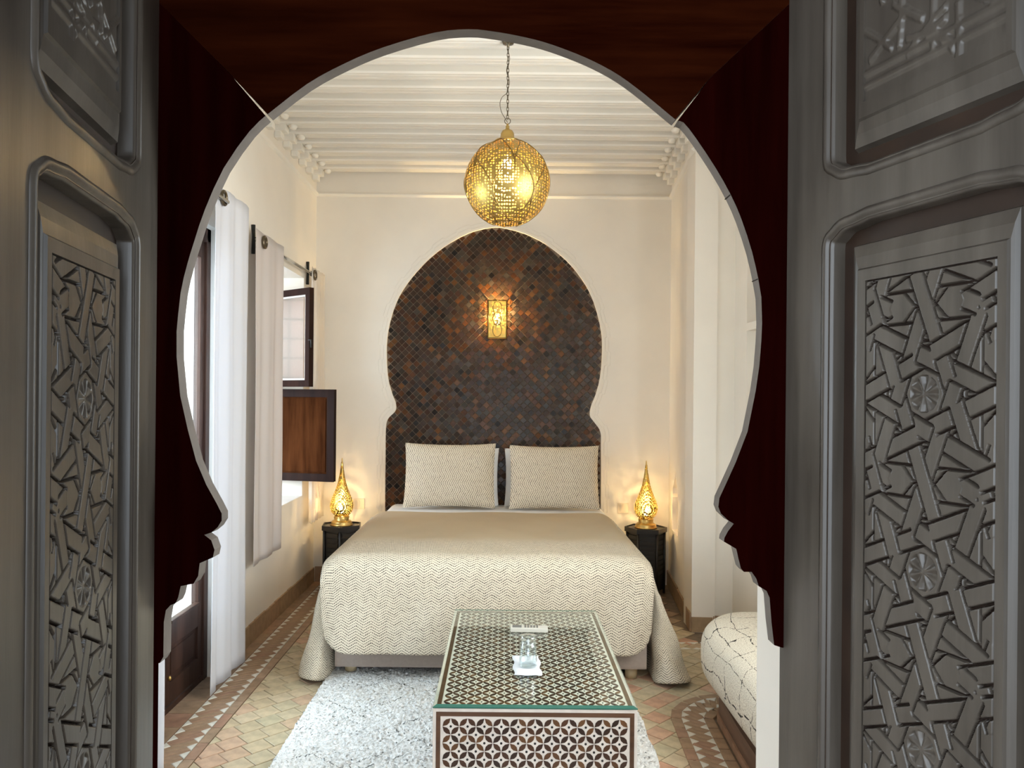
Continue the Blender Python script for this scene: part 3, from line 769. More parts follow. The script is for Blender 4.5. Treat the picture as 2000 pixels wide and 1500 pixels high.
def height_mesh(name, Z, G, a0, a1, b0, b1, mats):
    """grid mesh in the leaf plane: a along the leaf, b up, height outwards (local y = -height)"""
    ny, nx = Z.shape; A = np.linspace(a0, a1, nx); B = np.linspace(b0, b1, ny)
    V = np.zeros((ny, nx, 3)); V[..., 0] = A[None, :]; V[..., 2] = B[:, None]; V[..., 1] = -Z
    idx = np.arange(ny*nx).reshape(ny, nx)
    F = np.stack([idx[:-1, :-1], idx[:-1, 1:], idx[1:, 1:], idx[1:, :-1]], -1).reshape(-1, 4)
    me = bpy.data.meshes.new(name); me.vertices.add(ny*nx); me.vertices.foreach_set('co', V.ravel())
    me.loops.add(F.size); me.loops.foreach_set('vertex_index', F.ravel().astype(np.int32))
    me.polygons.add(len(F)); me.polygons.foreach_set('loop_start', (np.arange(len(F))*4).astype(np.int32))
    me.polygons.foreach_set('loop_total', np.full(len(F), 4, np.int32))
    for m in mats: me.materials.append(m)
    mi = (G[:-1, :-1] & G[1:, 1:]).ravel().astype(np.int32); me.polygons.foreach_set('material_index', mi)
    me.polygons.foreach_set('use_smooth', np.ones(len(F), bool))
    me.update(); me.validate(); return me
cw, ch = 0.214, 0.2405
cell_z, cell_g = strap_cell(240, 270)
rows_ = []; zt, zb = 1.620, 0.40
ncell = int(math.ceil((zt-zb)/ch))+2
big = np.concatenate([cell_z]*ncell, 0); bigg = np.concatenate([cell_g]*ncell, 0)
# star centres stand at 1.451 and every 0.2405 below
c0 = 1.451-0.2405*4-0.2405/2
res = 270/0.2405
i0 = int((zb-c0)*res); i1 = int((zt-c0)*res)
if i0 < 0: i0 = 0; zb = c0
CZ = smooth2(big[i0:i1]); CG = bigg[i0:i1]
CZ[:3] = -0.005; CZ[-3:] = -0.005; CZ[:, :3] = -0.005; CZ[:, -3:] = -0.005
CG[:3] = True; CG[-3:] = True; CG[:, :3] = True; CG[:, -3:] = True
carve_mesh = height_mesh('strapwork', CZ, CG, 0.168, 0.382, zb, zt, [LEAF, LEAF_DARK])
# upper panel: carved script-like relief
def script_relief(nx, ny):
    X, Y = np.meshgrid(np.linspace(0, 1, nx), np.linspace(0, 1, ny))
    Z = np.full(X.shape, -0.004); rs = np.random.default_rng(3)
    for k in range(26):
        x0, y0_ = rs.random(2); L = 0.12+0.25*rs.random(); an = rs.choice([0.0, 0.0, 0.35, PI/2, -0.5]); w = 0.012+0.012*rs.random()
        cu = rs.uniform(-1.2, 1.2)
        tx, ty = math.cos(an), math.sin(an)
        t = (X-x0)*tx+(Y-y0_)*ty; d = -(X-x0)*ty+(Y-y0_)*tx-cu*(t*t)
        Z = np.where((np.abs(t) < L/2) & (np.abs(d) < w), 0.0, Z)
    for yy_ in (0.06, 0.11, 0.9):
        Z = np.where((np.abs(Y-yy_) < 0.012), -0.001, Z)
    return smooth2(smooth2(Z))
UZ = script_relief(170, 240)
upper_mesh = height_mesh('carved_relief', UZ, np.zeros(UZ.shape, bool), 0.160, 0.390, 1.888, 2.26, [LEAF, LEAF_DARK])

def shaped(a0, a1, b0, b1):
    """panel opening with scooped shoulders, counter-clockwise"""
    s = 0.030
    def corner(cx, cy, sx, sy):
        return smooth_line([(cx, cy-sy*s*1.15), (cx+sx*0.002, cy-sy*s*0.75), (cx+sx*s*0.35, cy-sy*s*0.55), (cx+sx*s*0.9, cy-sy*s*0.22), (cx+sx*s*1.7, cy-sy*0.004), (cx+sx*s*2.6, cy)], 3)
    bl_ = corner(a0, b0, 1, -1); br = corner(a1, b0, -1, -1)[::-1]; trr = corner(a1, b1, -1, 1); tl = corner(a0, b1, 1, 1)[::-1]
    return bl_+br+trr+tl
OP_L = shaped(0.100, 0.440, 0.33, 1.712); OP_U = shaped(0.100, 0.440, 1.790, 2.34)
# all in leaf space: x along the leaf from the hinge, z up, -y towards the viewer's side
LF = lambda a, b, d: (a, d, b)
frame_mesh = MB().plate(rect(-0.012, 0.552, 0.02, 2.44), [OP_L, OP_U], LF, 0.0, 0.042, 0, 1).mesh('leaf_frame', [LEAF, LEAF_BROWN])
def moulding(loop):
    mb = MB(); prof_ = [(0.016, 0.0), (0.0145, -0.0035), (0.009, -0.0055), (0.0035, -0.0035), (0.0015, 0.001), (-0.002, 0.0015), (-0.004, 0.006), (-0.004, 0.03)]
    loops = [[LF(a, b, d) for a, b in offset_loop(loop, o)] for o, d in prof_]; n = len(loop)
    vs = [q for l in loops for q in l]
    for i in range(len(loops)-1):
        mb.raw(vs, [], 0)
    mb = MB(); fs = [(i*n+k, i*n+(k+1) % n, (i+1)*n+(k+1) % n, (i+1)*n+k) for i in range(len(loops)-1) for k in range(n)]
    return mb.raw(vs, fs, 0, True).mesh('moulding', LEAF)
mould_l, mould_u = moulding(OP_L), moulding(OP_U)
def fielded(a0, a1, b0, b1, c):
    """raised panel: back sheet, sloping margin, flat border round the carved area c"""
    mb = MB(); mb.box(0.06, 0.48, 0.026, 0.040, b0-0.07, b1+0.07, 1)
    L = [(a0, b0, 0.026), (a0+0.004, b0+0.004, 0.016), (a0+0.012, b0+0.022, 0.0115), (a0+0.020, b0+0.040, 0.010), (a0+0.022, b0+0.043, 0.006), (c[0], c[2], 0.006), (c[0], c[2], 0.012)]
    R_ = [(a1, b1), (a1-0.004, b1-0.004), (a1-0.008, b1-0.022), (a1-0.012, b1-0.040), (a1-0.014, b1-0.043), (c[1], c[3]), (c[1], c[3])]
    loops = [[(l[0], l[2], l[1]), (r[0], l[2], l[1]), (r[0], l[2], r[1]), (l[0], l[2], r[1])] for l, r in zip(L, R_)]
    vs = [q for l in loops for q in l]
    fs = [(i*4+k, i*4+(k+1) % 4, (i+1)*4+(k+1) % 4, (i+1)*4+k) for i in range(len(loops)-1) for k in range(4)]
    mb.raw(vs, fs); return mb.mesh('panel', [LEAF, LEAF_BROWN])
pan_l = fielded(0.130, 0.408, zb-0.062, 1.680, (0.168, 0.382, zb, zt))
pan_u = fielded(0.130, 0.412, 1.822, 2.32, (0.160, 0.390, 1.888, 2.26))
hingem = MB().tube([(-0.012, 0.012, -0.04), (-0.012, 0.012, 0.04)], 0.009, 10).box(-0.010, 0.03, -0.0015, 0.002, -0.035, 0.035).mesh('hinge', IRON)
def leaf(name, label, hinge, u, mirror, dz, off):
    o = thing(name, label, 'door', kind='structure')
    ang = math.atan2(u[1], u[0]); M4 = Matrix.Translation((hinge[0]+u[0]*off, hinge[1]+u[1]*off, dz)) @ Matrix.Rotation(ang, 4, 'Z')
    if mirror: M4 = M4 @ Matrix.Diagonal((1, -1, 1, 1))
    o.matrix_world = M4
    link('leaf_frame', frame_mesh, o); link('moulding', mould_l, o); link('moulding', mould_u, o)
    pl = link('panel', pan_l, o); c = link('strapwork', carve_mesh, pl); c.location = (0, 0.006, 0); c['label'] = 'interlaced star carving'
    pu = link('panel', pan_u, o); c = link('carved_relief', upper_mesh, pu); c.location = (0, 0.006, 0)
    for z in (0.3, 2.3):
        hg = link('hinge', hingem, o); hg.location = (0, 0, z)
    return o
# right leaf: along (.305,-.952); its visible face looks to -x (local -y)
leaf('door_1', 'carved dark wooden door leaf with grey sheen, opened wide and seen broadly', (0.478, 1.298), (0.305, -0.952), False, 0.0, 0.0)
leaf('door_2', 'carved dark wooden door leaf with golden sheen, seen steeply from the side', (-0.580, 1.298), (0.158, -0.987), True, -0.016, 0.040)

# ================================================================== FRENCH DOOR, WINDOW
fd = thing('door_3', 'brown wooden french door with tall glass panes behind a white curtain', 'door', (-1.53, 0, 0), kind='structure')
m = MB(); ya, yb_, zt_ = FD[0], FD[1], FD[3]
m.box(-0.03, 0.035, ya, ya+0.05, 0, zt_, bev=0.004).box(-0.03, 0.035, yb_-0.05, yb_, 0, zt_, bev=0.004).box(-0.03, 0.035, ya, yb_, zt_-0.07, zt_, bev=0.004).box(-0.03, 0.03, ya, yb_, 0, 0.025)
m.build('door_frame', FRENCH, fd)
mid = (ya+yb_)/2
for a, b in ((ya+0.052, mid-0.002), (mid+0.002, yb_-0.052)):
    lf = MB(); sw = 0.045
    lf.box(0.004, 0.024, a, a+sw, 0.03, zt_-0.072, bev=0.003).box(0.004, 0.024, b-sw, b, 0.03, zt_-0.072, bev=0.003)
    lf.box(0.004, 0.024, a+sw, b-sw, 0.03, 0.125).box(0.004, 0.024, a+sw, b-sw, 0.285, 0.40, bev=0.004).box(0.004, 0.024, a+sw, b-sw, zt_-0.155, zt_-0.072)
    lf.box(0.004, 0.032, a+sw, b-sw, 0.392, 0.406, bev=0.003)
    lo = lf.build('door_leaf', FRENCH, fd)
    MB().box(0.006, 0.012, a+sw, b-sw, 0.12, 0.29).box(0.010, 0.016, a+sw+0.03, b-sw-0.03, 0.150, 0.262, bev=0.004).build('panel', FRENCH, lo)
    MB().box(0.012, 0.016, a+sw, b-sw, 0.40, zt_-0.155).build('pane', WINGLASS, lo)
MB().lathe([(0.0, 0), (0.006, 0.002), (0.009, 0.012), (0.006, 0.02), (0.0, 0.022)], 12, (0.03, mid+0.03, 0.14)).build('knob', BRASS, fd)

wn = thing('window_1', 'deep-set window with dark frame, glazed sash and solid shutter swung into the room', 'window', (-1.80, 0, 0), kind='structure')
m = MB(); a, b, z0, z1 = WN[0], WN[1], WN[2], WN[3]
m.box(-0.03, 0.03, a, a+0.05, z0, z1, bev=0.003).box(-0.03, 0.03, b-0.05, b, z0, z1, bev=0.003).box(-0.03, 0.03, a, b, z1-0.05, z1, bev=0.003).box(-0.03, 0.03, a, b, z0, z0+0.05, bev=0.003).box(-0.03, 0.03, a, b, 1.455, 1.495)
m.build('frame', SHUTTER_D, wn)
m = MB()
for k in range(1, 8): m.tube([(-0.06, a+(b-a)*k/8, z0), (-0.06, a+(b-a)*k/8, z1)], 0.007, 6)
for k in range(1, 11): m.tube([(-0.068, a, z0+(z1-z0)*k/11), (-0.068, b, z0+(z1-z0)*k/11)], 0.006, 6)
m.build('grille', IRON, wn)
def swing(name, ang, zlo, zhi, width, solid, knob):
    e = bpy.data.objects.new(name, None)
    hx, hy = 0.03, b-0.03; ux, uy = math.cos(ang), -math.sin(ang)
    def P(s, z, d): return (hx+ux*s-uy*0+(-uy)*0 + uy*0 + d*uy*-1*0 + d*(uy), hy+uy*s+d*(-ux), z)
    fr = MB(); w = 0.055 if solid else 0.045; t = 0.018
    def bar(s0, s1, za, zb2, mi=0, tt=t):
        vs = [P(s, z, d) for s in (s0, s1) for d in (-tt, tt) for z in (za, zb2)]
        fr.raw(vs, [(0, 1, 3, 2), (4, 6, 7, 5), (0, 4, 5, 1), (2, 3, 7, 6), (0, 2, 6, 4), (1, 5, 7, 3)], mi)
    bar(0, w, zlo, zhi); bar(width-w, width, zlo, zhi); bar(w, width-w, zlo, zlo+w); bar(w, width-w, zhi-w, zhi)
    fo = fr.build(name, SHUTTER_D, wn)
    fr = MB()
    if solid:
        bar(w, width-w, zlo+w, zhi-w, 0, 0.008); bar(w+0.035, width-w-0.012, zlo+w+0.012, zhi-w-0.012, 0, 0.013)
        fr.build('panel', SHUTTER, fo)
    else:
        bar(w, width-w, zlo+w, zhi-w, 0, 0.003); fr.build('pane', SASHGLASS, fo)
        fr = MB()
        for z in (zlo+w, zhi-w-0.012): bar(w, width-w, z, z+0.012, 0, 0.012)
        for s in (w, width-w-0.012): bar(s, s+0.012, zlo+w, zhi-w, 0, 0.012)
        fr.build('glazing_bead', CHROME if False else PLASTIC, fo)
    if knob:
        q = P(width-0.022, (zlo+zhi)/2-0.02, 0.0)
        MB().tube([(q[0], q[1]-0.02, q[2]), (q[0]+0.02, q[1]-0.035, q[2]), (q[0]+0.02, q[1]-0.035, q[2]-0.05)], 0.006, 8).build('handle', IRON, fo)
    return fo
swing('sash', math.radians(39), 1.49, 2.155, 0.615, False, True)
swing('shutter', math.radians(12.5), 0.825, 1.475, 0.600, True, False)
MB().box(0.03, 0.345, WN[0]+0.002, WN[1]-0.002, WN[2]-0.002, WN[2]+0.006).build('sill', simple('sill_plaster', (0.80, 0.79, 0.76), 0.5, var=0.03), wn)

# what stands outside the openings
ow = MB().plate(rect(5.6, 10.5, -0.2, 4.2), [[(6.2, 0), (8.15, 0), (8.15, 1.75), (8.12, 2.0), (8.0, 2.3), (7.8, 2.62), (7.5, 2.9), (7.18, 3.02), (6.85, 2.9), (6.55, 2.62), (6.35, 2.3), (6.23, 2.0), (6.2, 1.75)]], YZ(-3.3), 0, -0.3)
tag(ow.build('courtyard_arcade', COURT_SHADED), 'courtyard arch with blue shade in its colour, seen through the french door', 'arcade', kind='structure')
# house front across the light-well, opposite the window
hs = thing('house_front', 'pink house wall across the courtyard, mirrored in the open sash', 'house', (-3.9, 0, 0), kind='structure')
MB().box(-0.3, 0, 4.3, 6.9, -0.2, 6.0).build('wall', FARWALL, hs)
MB().box(0, 0.05, 4.3, 6.9, 5.9, 6.1).build('coping', COURT_SHADED, hs)

# unseen roof and end wall, added to shade the arch board and left leaf
gr = MB().box(-3.2, 3.2, -1.9, 1.344, 2.75, 2.85)
ge = MB().box(1.9, 2.1, -1.9, 1.344, -0.05, 2.75)
tag(ge.build('added_shade_wall', SHADE_WALL), 'unseen plaster wall added outside to shade the left door leaf', 'wall', kind='structure')
tag(gr.build('added_shade_roof', SHADE_ROOF), 'unseen dark roof added outside the bedroom to shade the doorway', 'roof', kind='structure')

# ================================================================== CURTAINS AND RODS
def curtain(name, label, y0, y1, z0, z1, x, mat, folds, amp, group, ny=90, nz=40, seed=0, flare=0.0, rings=(), top=0.03, bottomwave=0.0):
    rs = random.Random(seed); ph = rs.random()*6; P = []; UV = []
    for i in range(ny+1):
        s = i/ny; row = []
        for j in range(nz+1):
            t = j/nz; z = z1+(z0-z1)*t
            k = amp*(0.45+0.55*min(1, t*3))
            dx = k*math.sin(2*PI*folds*s+ph+0.25*math.sin(3*t+seed))+0.35*k*math.sin(2*PI*folds*2.1*s+1.3+ph+0.5*t)
            yc = (y0+y1)/2; hw = (y1-y0)/2*(1+flare*t)
            y = yc+(2*s-1)*hw+0.006*math.sin(9*t+5*s+seed)
            if t == 1: z += bottomwave*math.sin(2*PI*folds*s+ph)
            row.append((x+dx, y, z))
        P.append(row)
    c = MB().grid(P).build(name, mat, None, fixn=False)
    sd = c.modifiers.new('thickness', 'SOLIDIFY'); sd.thickness = 0.0025
    tag(c, label, 'curtain', group)
    for yr in rings:
        MB().tube([(x+0.012, yr+0.032*math.cos(a_), z1-0.052+0.032*math.sin(a_)) for a_ in np.linspace(0, 2*PI, 20, endpoint=False)], 0.008, 8, closed=True).build('eyelet', BRONZE, c)
    return c
ROD1Z, ROD2Z = 2.375, 2.318
curtain('curtain', 'long white curtain hanging in front of the french door beside its brown frame', 3.615, 4.13, 0.02, 2.44, -1.375, CURTAIN, 2.6, 0.011, 'white curtains', seed=1, flare=0.03, rings=(3.72,))
curtain('curtain', 'long white curtain of the french door, mostly hidden by the carved arch', 2.50, 2.93, 0.02, 2.44, -1.285, CURTAIN, 3.0, 0.025, 'white curtains', seed=2)
curtain('curtain', 'short opaque pale curtain pulled beside the bedroom window', 4.285, 4.82, 0.475, 2.365, -1.395, CURTAIN_P, 2.0, 0.008, 'white curtains', seed=3, rings=(4.42,), bottomwave=0.0)
curtain('curtain', 'short sheer white curtain between the bedroom window and bedside lamp', 5.50, 5.88, 0.51, 2.355, -1.385, SHEER, 4.0, 0.016, 'white curtains', seed=4, rings=(5.56,))
def rod(name, label, ya, yb2, z, x, brackets):
    r_ = thing(name, label, 'curtain rod', (x, ya, z))
    MB().tube([(0, 0, 0), (0, yb2-ya, 0)], 0.0105, 10).build('bar', CHROME, r_)
    for yb3 in brackets:
        q = yb3-ya
        b_ = MB().tube([(XL-x+0.012, q, 0.09), (XL-x+0.014, q, 0.03), (XL-x+0.012, q, -0.075)], [0.012, 0.009, 0.011], 8)
        b_.tube([(XL-x+0.012, q, 0.015), (XL-x+0.04, q, 0.018), (-0.02, q, 0.004), (0.0, q, 0.012)], 0.005, 6).tube([(0, q-0.012, 0), (0, q+0.012, 0)], 0.016, 10)
        b_.build('bracket', IRON, r_)
    return r_
rod('curtain_rod', 'steel curtain rod carrying the long french door curtains', 2.35, 3.745, ROD1Z, -1.355, (2.42,))
rod('curtain_rod', 'steel curtain rod with iron brackets above the bedroom window', 4.36, 5.70, ROD2Z, -1.412, (4.40, 5.62))

# ================================================================== BED
BX0, BX1 = -0.845, 0.737
bed = thing('bed', 'low double bed with taupe base, short pale legs and white sheet', 'bed', (0, 0, 0))
MB().box(BX0, BX1, 3.885, 5.87, 0.062, 0.29, bev=0.012).build('base', BEDBASE, bed)
for x, y in ((-0.775, 3.955), (0.668, 3.955), (-0.775, 5.7), (0.668, 5.7)):
    MB().lathe([(0.030, 0.026 if x < 0 and y < 4 else 0.0), (0.033, 0.064)], 20, (x, y, 0)).build('leg', PALEWOOD, bed)
bmq = bmesh.new(); bmesh.ops.create_cube(bmq, size=1)
for v in bmq.verts: v.co = Vector(((BX0+BX1)/2+v.co.x*(BX1-BX0+0.04), (3.875+5.88)/2+v.co.y*(5.88-3.875), 0.45+v.co.z*0.33))
bmesh.ops.bevel(bmq, geom=bmq.edges[:], offset=0.07, segments=5, profile=0.5, affect='EDGES')
MB().bm(bmq, 0, True).build('mattress', LINEN_W, bed)

def bedspread():
    X0, X1 = -0.900, 0.752; YT, YF = 5.25, 3.80; ZT = 0.640
    nu, nv = 120, 150; mb = MB(); rs = np.random.default_rng(11)
    def wr(x, y, s): return math.sin(x*s+2.1)*math.sin(y*s*0.8+0.7)
    # lengthwise path: top, rounded foot edge, foot drop
    path = []
    r = 0.10
    L_top = YT-(YF+r)
    arc = r*PI/2; drop = ZT-r-0.165
    tot = L_top+arc+drop
    def at(d):
        if d < L_top: return YT-d, ZT
        if d < L_top+arc:
            a_ = (d-L_top)/r; return YF+r-r*math.sin(a_), ZT-r+r*math.cos(a_)
        e = d-L_top-arc; return YF-0.015*e/drop*1.0, ZT-r-e
    P = []; UV = []
    for i in range(nu+1):
        u = i/nu; x = X0+(X1-X0)*u; row = []; ur = []
        for j in range(nv+1):
            d = tot*j/nv; y, z = at(d)
            sx = min(u, 1-u)*(X1-X0)               # distance from the side edge
            side_drop = 0.05*max(0, 1-sx/0.11)**2
            foot = max(0.0, (d-L_top-arc)/drop)     # 0 on top, 1 at the hem
            z2 = z-(side_drop if foot == 0 else side_drop*(1-foot))
            # slight wrinkles
            z2 += 0.004*wr(x, y, 9)*(1-foot)+0.0025*wr(x+1, y, 23)*(1-foot)
            y2 = y-0.010*foot*math.sin(x*7+1)*(0.5+0.5*foot)-0.006*math.sin(x*19+foot*3)*min(1, foot*2)
            # rounded lower corners of the foot panel
            if foot > 0:
                cr = 0.13
                if sx < cr:
                    lift = cr-math.sqrt(max(0, cr*cr-(cr-sx)**2)); z2 = max(z2, 0.165+lift*0.85+0.0*foot) if foot > 0.6 else z2
                    z2 = z2
                z2 += 0.006*math.sin(x*5+0.4)*foot
                y2 += 0.05*max(0, 1-sx/0.08)*foot*0.6
            x2 = x+0.05*foot*(0.5-u)*0.6
            row.append((x2, y2, z2)); ur.append((x+2, 3-d))
        P.append(row); UV.append(ur)
    UV = [[(a_, b_-1.3) for a_, b_ in r_] for r_ in UV]
    mb.grid(P, UV)
    # sides hanging to the floor, folded out at the foot corners
    for sgn, xe, flare, xin in ((-1, X0, 0.115, -0.868), (1, X1, 0.205, 0.772)):
        G_ = []; GU = []
        nt, ns = 40, 110
        for i in range(ns+1):
            s = i/ns; row = []; ur = []
            for j in range(nt+1):
                t = j/nt; z = 0.565-(0.565-0.018)*t
                fl_ = flare*(t**1.15)
                yend = 3.84-0.035*t
                wgt = 1.0
                if s < 0.72:
                    y = 5.25+(yend+0.10-5.25)*(s/0.72); k = (s/0.72)**3
                    x = xe+sgn*(0.012+fl_*(0.35+0.65*k)); x += sgn*0.014*t*math.sin(y*9+t)
                else:
                    a_ = (s-0.72)/0.28; th = PI*min(1, a_*1.25)
                    xo = xe+sgn*(0.012+fl_); xi = xin if True else 0
                    c_ = (xo+xi)/2; rr = (xo-xi)/2
                    x = c_+rr*math.cos(th); y = yend+0.10-0.10*math.sin(th)*(0.25+0.75*t)-0.02*t*math.sin(th*2+t*4)
                    if a_ > 0.8: y += (a_-0.8)*1.2
                    if t < 0.25: x = x*(t/0.25)+(1-t/0.25)*(xe+sgn*0.012*(1-a_)-sgn*0.03*a_)
                x += 0.007*t*math.sin(s*41+t*6)+0.006*t*math.sin(t*13+s*17); y += 0.008*t*math.sin(t*11+s*23)
                z3 = z+0.010*t*math.sin(s*30+1)*(1 if s > 0.6 else 0.3)
                if t > 0.8 and s > 0.72: z3 += 0.02*math.sin((s-0.72)*22)*(t-0.8)*3
                row.append((x, y, max(0.006, z3))); ur.append((s*1.9, t*0.6))
            G_.append(row); GU.append(ur)
        # stitch to the top edge with a rounded shoulder
        sh = []; shu = []
        for i in range(ns+1):
            p0 = G_[i][0]; u_ = 0.0 if sgn < 0 else 1.0
            row = []
            for k_ in range(6):
                a_ = k_/5*PI/2
                row.append((p0[0]-sgn*(0.05*(1-math.sin(a_)))+0*sgn, min(p0[1], 5.25), p0[2]+0.045*math.cos(a_)))
            sh.append(row); shu.append([(i/ns*1.9, -0.08+0.016*k_) for k_ in range(6)])
        mb.grid(G_, GU); mb.grid(sh, shu)
    o = mb.build('bedspread', SPREAD, None, fixn=False)
    sd = o.modifiers.new('thickness', 'SOLIDIFY'); sd.thickness = 0.006; sd.offset = 0
    tag(o, 'cream bedspread with rows of dark dots draped over the bed to the floor', 'bedspread')
bedspread()

def pillow(name, label, w, hgt, th, loc, lean, mat, group, rz=0.0, seed=0):
    n1, n2 = 44, 32; mb = MB(); rs = random.Random(seed)
    for side in (1, -1):
        P = []; UV = []
        for i in range(n1+1):
            u = -1+2*i/n1; row = []; ur = []
            for j in range(n2+1):
                v = -1+2*j/n2
                px = w/2*u*(1-0.045*(1-v*v)*0+0.0)-w*0.018*u*(1-abs(v)**2.2)
                pz = hgt/2*v-hgt*0.030*v*(1-abs(u)**2.2)
                tk = th/2*(max(0, 1-abs(u)**3.2)**0.55)*(max(0, 1-abs(v)**3.0)**0.55)
                tk *= 1+0.05*math.sin(5*u+seed)*math.sin(4*v+1)
                row.append((px, side*-tk, pz)); ur.append((px+1, pz+1+0.37*seed))
            P.append(row); UV.append(ur)
        mb.grid(P, UV)
    o = mb.build(name, mat, None); o.location = loc; o.rotation_euler = (lean, 0, rz)
    return tag(o, label, 'pillow', group)
L_ = math.radians(-14)
pillow('pillow', 'white pillow standing behind the dotted cushion on the window side of the bed', 0.66, 0.44, 0.15, (-0.362, 5.78, 0.830), L_, LINEN_W, 'white pillows', seed=1)
pillow('pillow', 'white pillow standing behind the dotted cushion on the niche side of the bed', 0.66, 0.44, 0.15, (0.340, 5.78, 0.830), L_, LINEN_W, 'white pillows', seed=2)
pillow('cushion', 'cream dotted zigzag cushion leaning at the head of the bed, window side', 0.665, 0.475, 0.16, (-0.388, 5.585, 0.860), L_, SHAM, 'dotted cushions', 0.0, seed=3)
pillow('cushion', 'cream dotted zigzag cushion leaning at the head of the bed, niche side', 0.655, 0.47, 0.16, (0.372, 5.585, 0.853), L_, SHAM, 'dotted cushions', 0.0, seed=4)

# ================================================================== BEDSIDE TABLES AND LAMPS
def hexagon(r, rot=0.0): return [(r*math.cos(PI/3*k+rot), r*math.sin(PI/3*k+rot)) for k in range(6)]
def bedside(label, loc, rz):
    t = thing('bedside_table', label, 'bedside table', loc, rz, 'black hexagonal bedside tables')
    MB().prism(hexagon(0.155), XY(0), 0.452, 0.478).build('top', BLACKWOOD, t)
    MB().plate(hexagon(0.155), [hexagon(0.146)], XY(0), 0.478, 0.486).build('rim', BLACKWOOD, t)
    MB().prism(hexagon(0.128), XY(0), 0.03, 0.452).build('body', BLACKWOOD, t)
    for k in range(6):
        a0 = PI/3*k; a1 = a0+PI/3; m0 = a0+PI/6; ap = 0.128*math.cos(PI/6)
        MB().tube([(0.136*math.cos(a0), 0.136*math.sin(a0), 0.0), (0.136*math.cos(a0), 0.136*math.sin(a0), 0.455)], 0.010, 6).build('leg', BLACKWOOD, t)
        pn = MB()
        for q in range(9):
            z = 0.12+q*0.036
            c = Vector((ap*math.cos(m0), ap*math.sin(m0), 0)); tx = Vector((-math.sin(m0), math.cos(m0), 0)); nn = c.normalized()
            vs = []
            for a_ in (-0.050, 0.050):
                for d_ in (-0.002, 0.007):
                    for zz in (z, z+0.024): w_ = c+tx*a_+nn*d_; vs.append((w_.x, w_.y, zz))
            pn.raw(vs, [(0, 1, 3, 2), (4, 6, 7, 5), (0, 4, 5, 1), (2, 3, 7, 6), (0, 2, 6, 4), (1, 5, 7, 3)])
        pn.build('louvre_panel', BLACKWOOD, t)
    return t
b1 = bedside('black hexagonal bedside table on the window side of the bed', (-1.187, 5.66, 0), PI/6+0.12)
b2 = dup(b1, (1.055, 5.66, 0), -0.08); b2['label'] = 'black hexagonal bedside table on the niche side of the bed'
def drop_lamp(label, loc):
    t = thing('table_lamp', label, 'lamp', loc, 0, 'teardrop brass table lamps')
    MB().lathe([(0.082, 0), (0.082, 0.008), (0.074, 0.014), (0.078, 0.022), (0.066, 0.034), (0.052, 0.040), (0.056, 0.062), (0.050, 0.070)], 28).build('base', BRASS, t)
    pr = [(0.048, 0.068), (0.062, 0.082), (0.078, 0.105), (0.086, 0.135), (0.084, 0.165), (0.074, 0.198), (0.058, 0.235), (0.042, 0.275), (0.030, 0.315), (0.021, 0.36), (0.013, 0.41), (0.008, 0.45)]
    MB().lathe(pr, 40).build('shade', PERF_LAMP, t, fixn=False)
    MB().lathe([(0.008, 0.449), (0.009, 0.458), (0.005, 0.466), (0.004, 0.488), (0.0, 0.498)], 12).build('finial', BRASS, t)
    MB().lathe([(0.0, 0.085), (0.010, 0.092), (0.014, 0.110), (0.010, 0.128), (0.0, 0.138)], 14).build('bulb', BULB, t)
    return t
l1 = drop_lamp('pierced brass teardrop lamp on the table on the window side', (-1.187, 5.66, 0.478))
l2 = dup(l1, (1.055, 5.66, 0.478)); l2['label'] = 'pierced brass teardrop lamp on the table on the niche side'
def bulb_light(name, loc, power, parent=None, r=0.012):
    l = bpy.data.lights.new(name, 'POINT'); l.energy = power; l.color = WARM; l.shadow_soft_size = r
    o = bpy.data.objects.new(name, l); COL.objects.link(o); o.location = loc
    if parent is not None: o.parent = parent
bulb_light('lamp_light', (0, 0, 0.15), 4.6, l1); bulb_light('lamp_light', (0, 0, 0.15), 4.6, l2)

# sockets on the back wall
def socket(label, x, z):
    o = thing('wall_socket', label, 'socket', (x, 5.915, z), 0, 'wall sockets by the bed')
    MB().box(-0.042, 0.042, -0.008, 0, -0.040, 0.040, bev=0.003).build('plate', SOCKET, o)
    MB().box(-0.030, 0.004, -0.0105, -0.007, -0.026, 0.026, bev=0.002).build('rocker', SOCKET, o)
    MB().lathe([(0.012, 0), (0.012, 0.002)], 16, (0.022, 0, 0)).build('outlet', SOCKET, o).rotation_euler = (PI/2, 0, 0)
    return o
socket('cream wall socket next to the lamp on the window side', -1.105, 0.60)
socket('cream wall socket next to the lamp on the niche side', 0.925, 0.585)

# wall sconce in the tiled arch
sc = thing('wall_sconce', 'lit brass wall sconce of pierced sheet in the middle of the tiled arch', 'wall lamp', (-0.055, 5.925, 1.88))
hw, hd, zb_, zt2 = 0.070, 0.085, 0.0, 0.285
m = MB(); m.box(-hw, hw, -0.006, 0.0, zb_, zt2); m.build('back_plate', BRASS, sc)
m = MB(); m.raw([(-hw, -hd, zb_), (hw, -hd, zb_), (hw, -hd, zt2), (-hw, -hd, zt2), (-hw, -0.006, zb_), (hw, -0.006, zb_), (hw, -0.006, zt2), (-hw, -0.006, zt2)], [(0, 1, 2, 3), (4, 0, 3, 7), (1, 5, 6, 2)])
m.build('shade', PERF_SCONCE, sc, fixn=False)
m = MB()
for x in (-hw, hw):
    m.tube([(x, -hd, zb_), (x, -hd, zt2)], 0.005, 6)
for z in (zb_, zt2): m.tube([(-hw, -0.006, z), (-hw, -hd, z), (hw, -hd, z), (hw, -0.006, z)], 0.005, 6)
m.build('edge_frame', BRASS_D, sc)
m = MB()
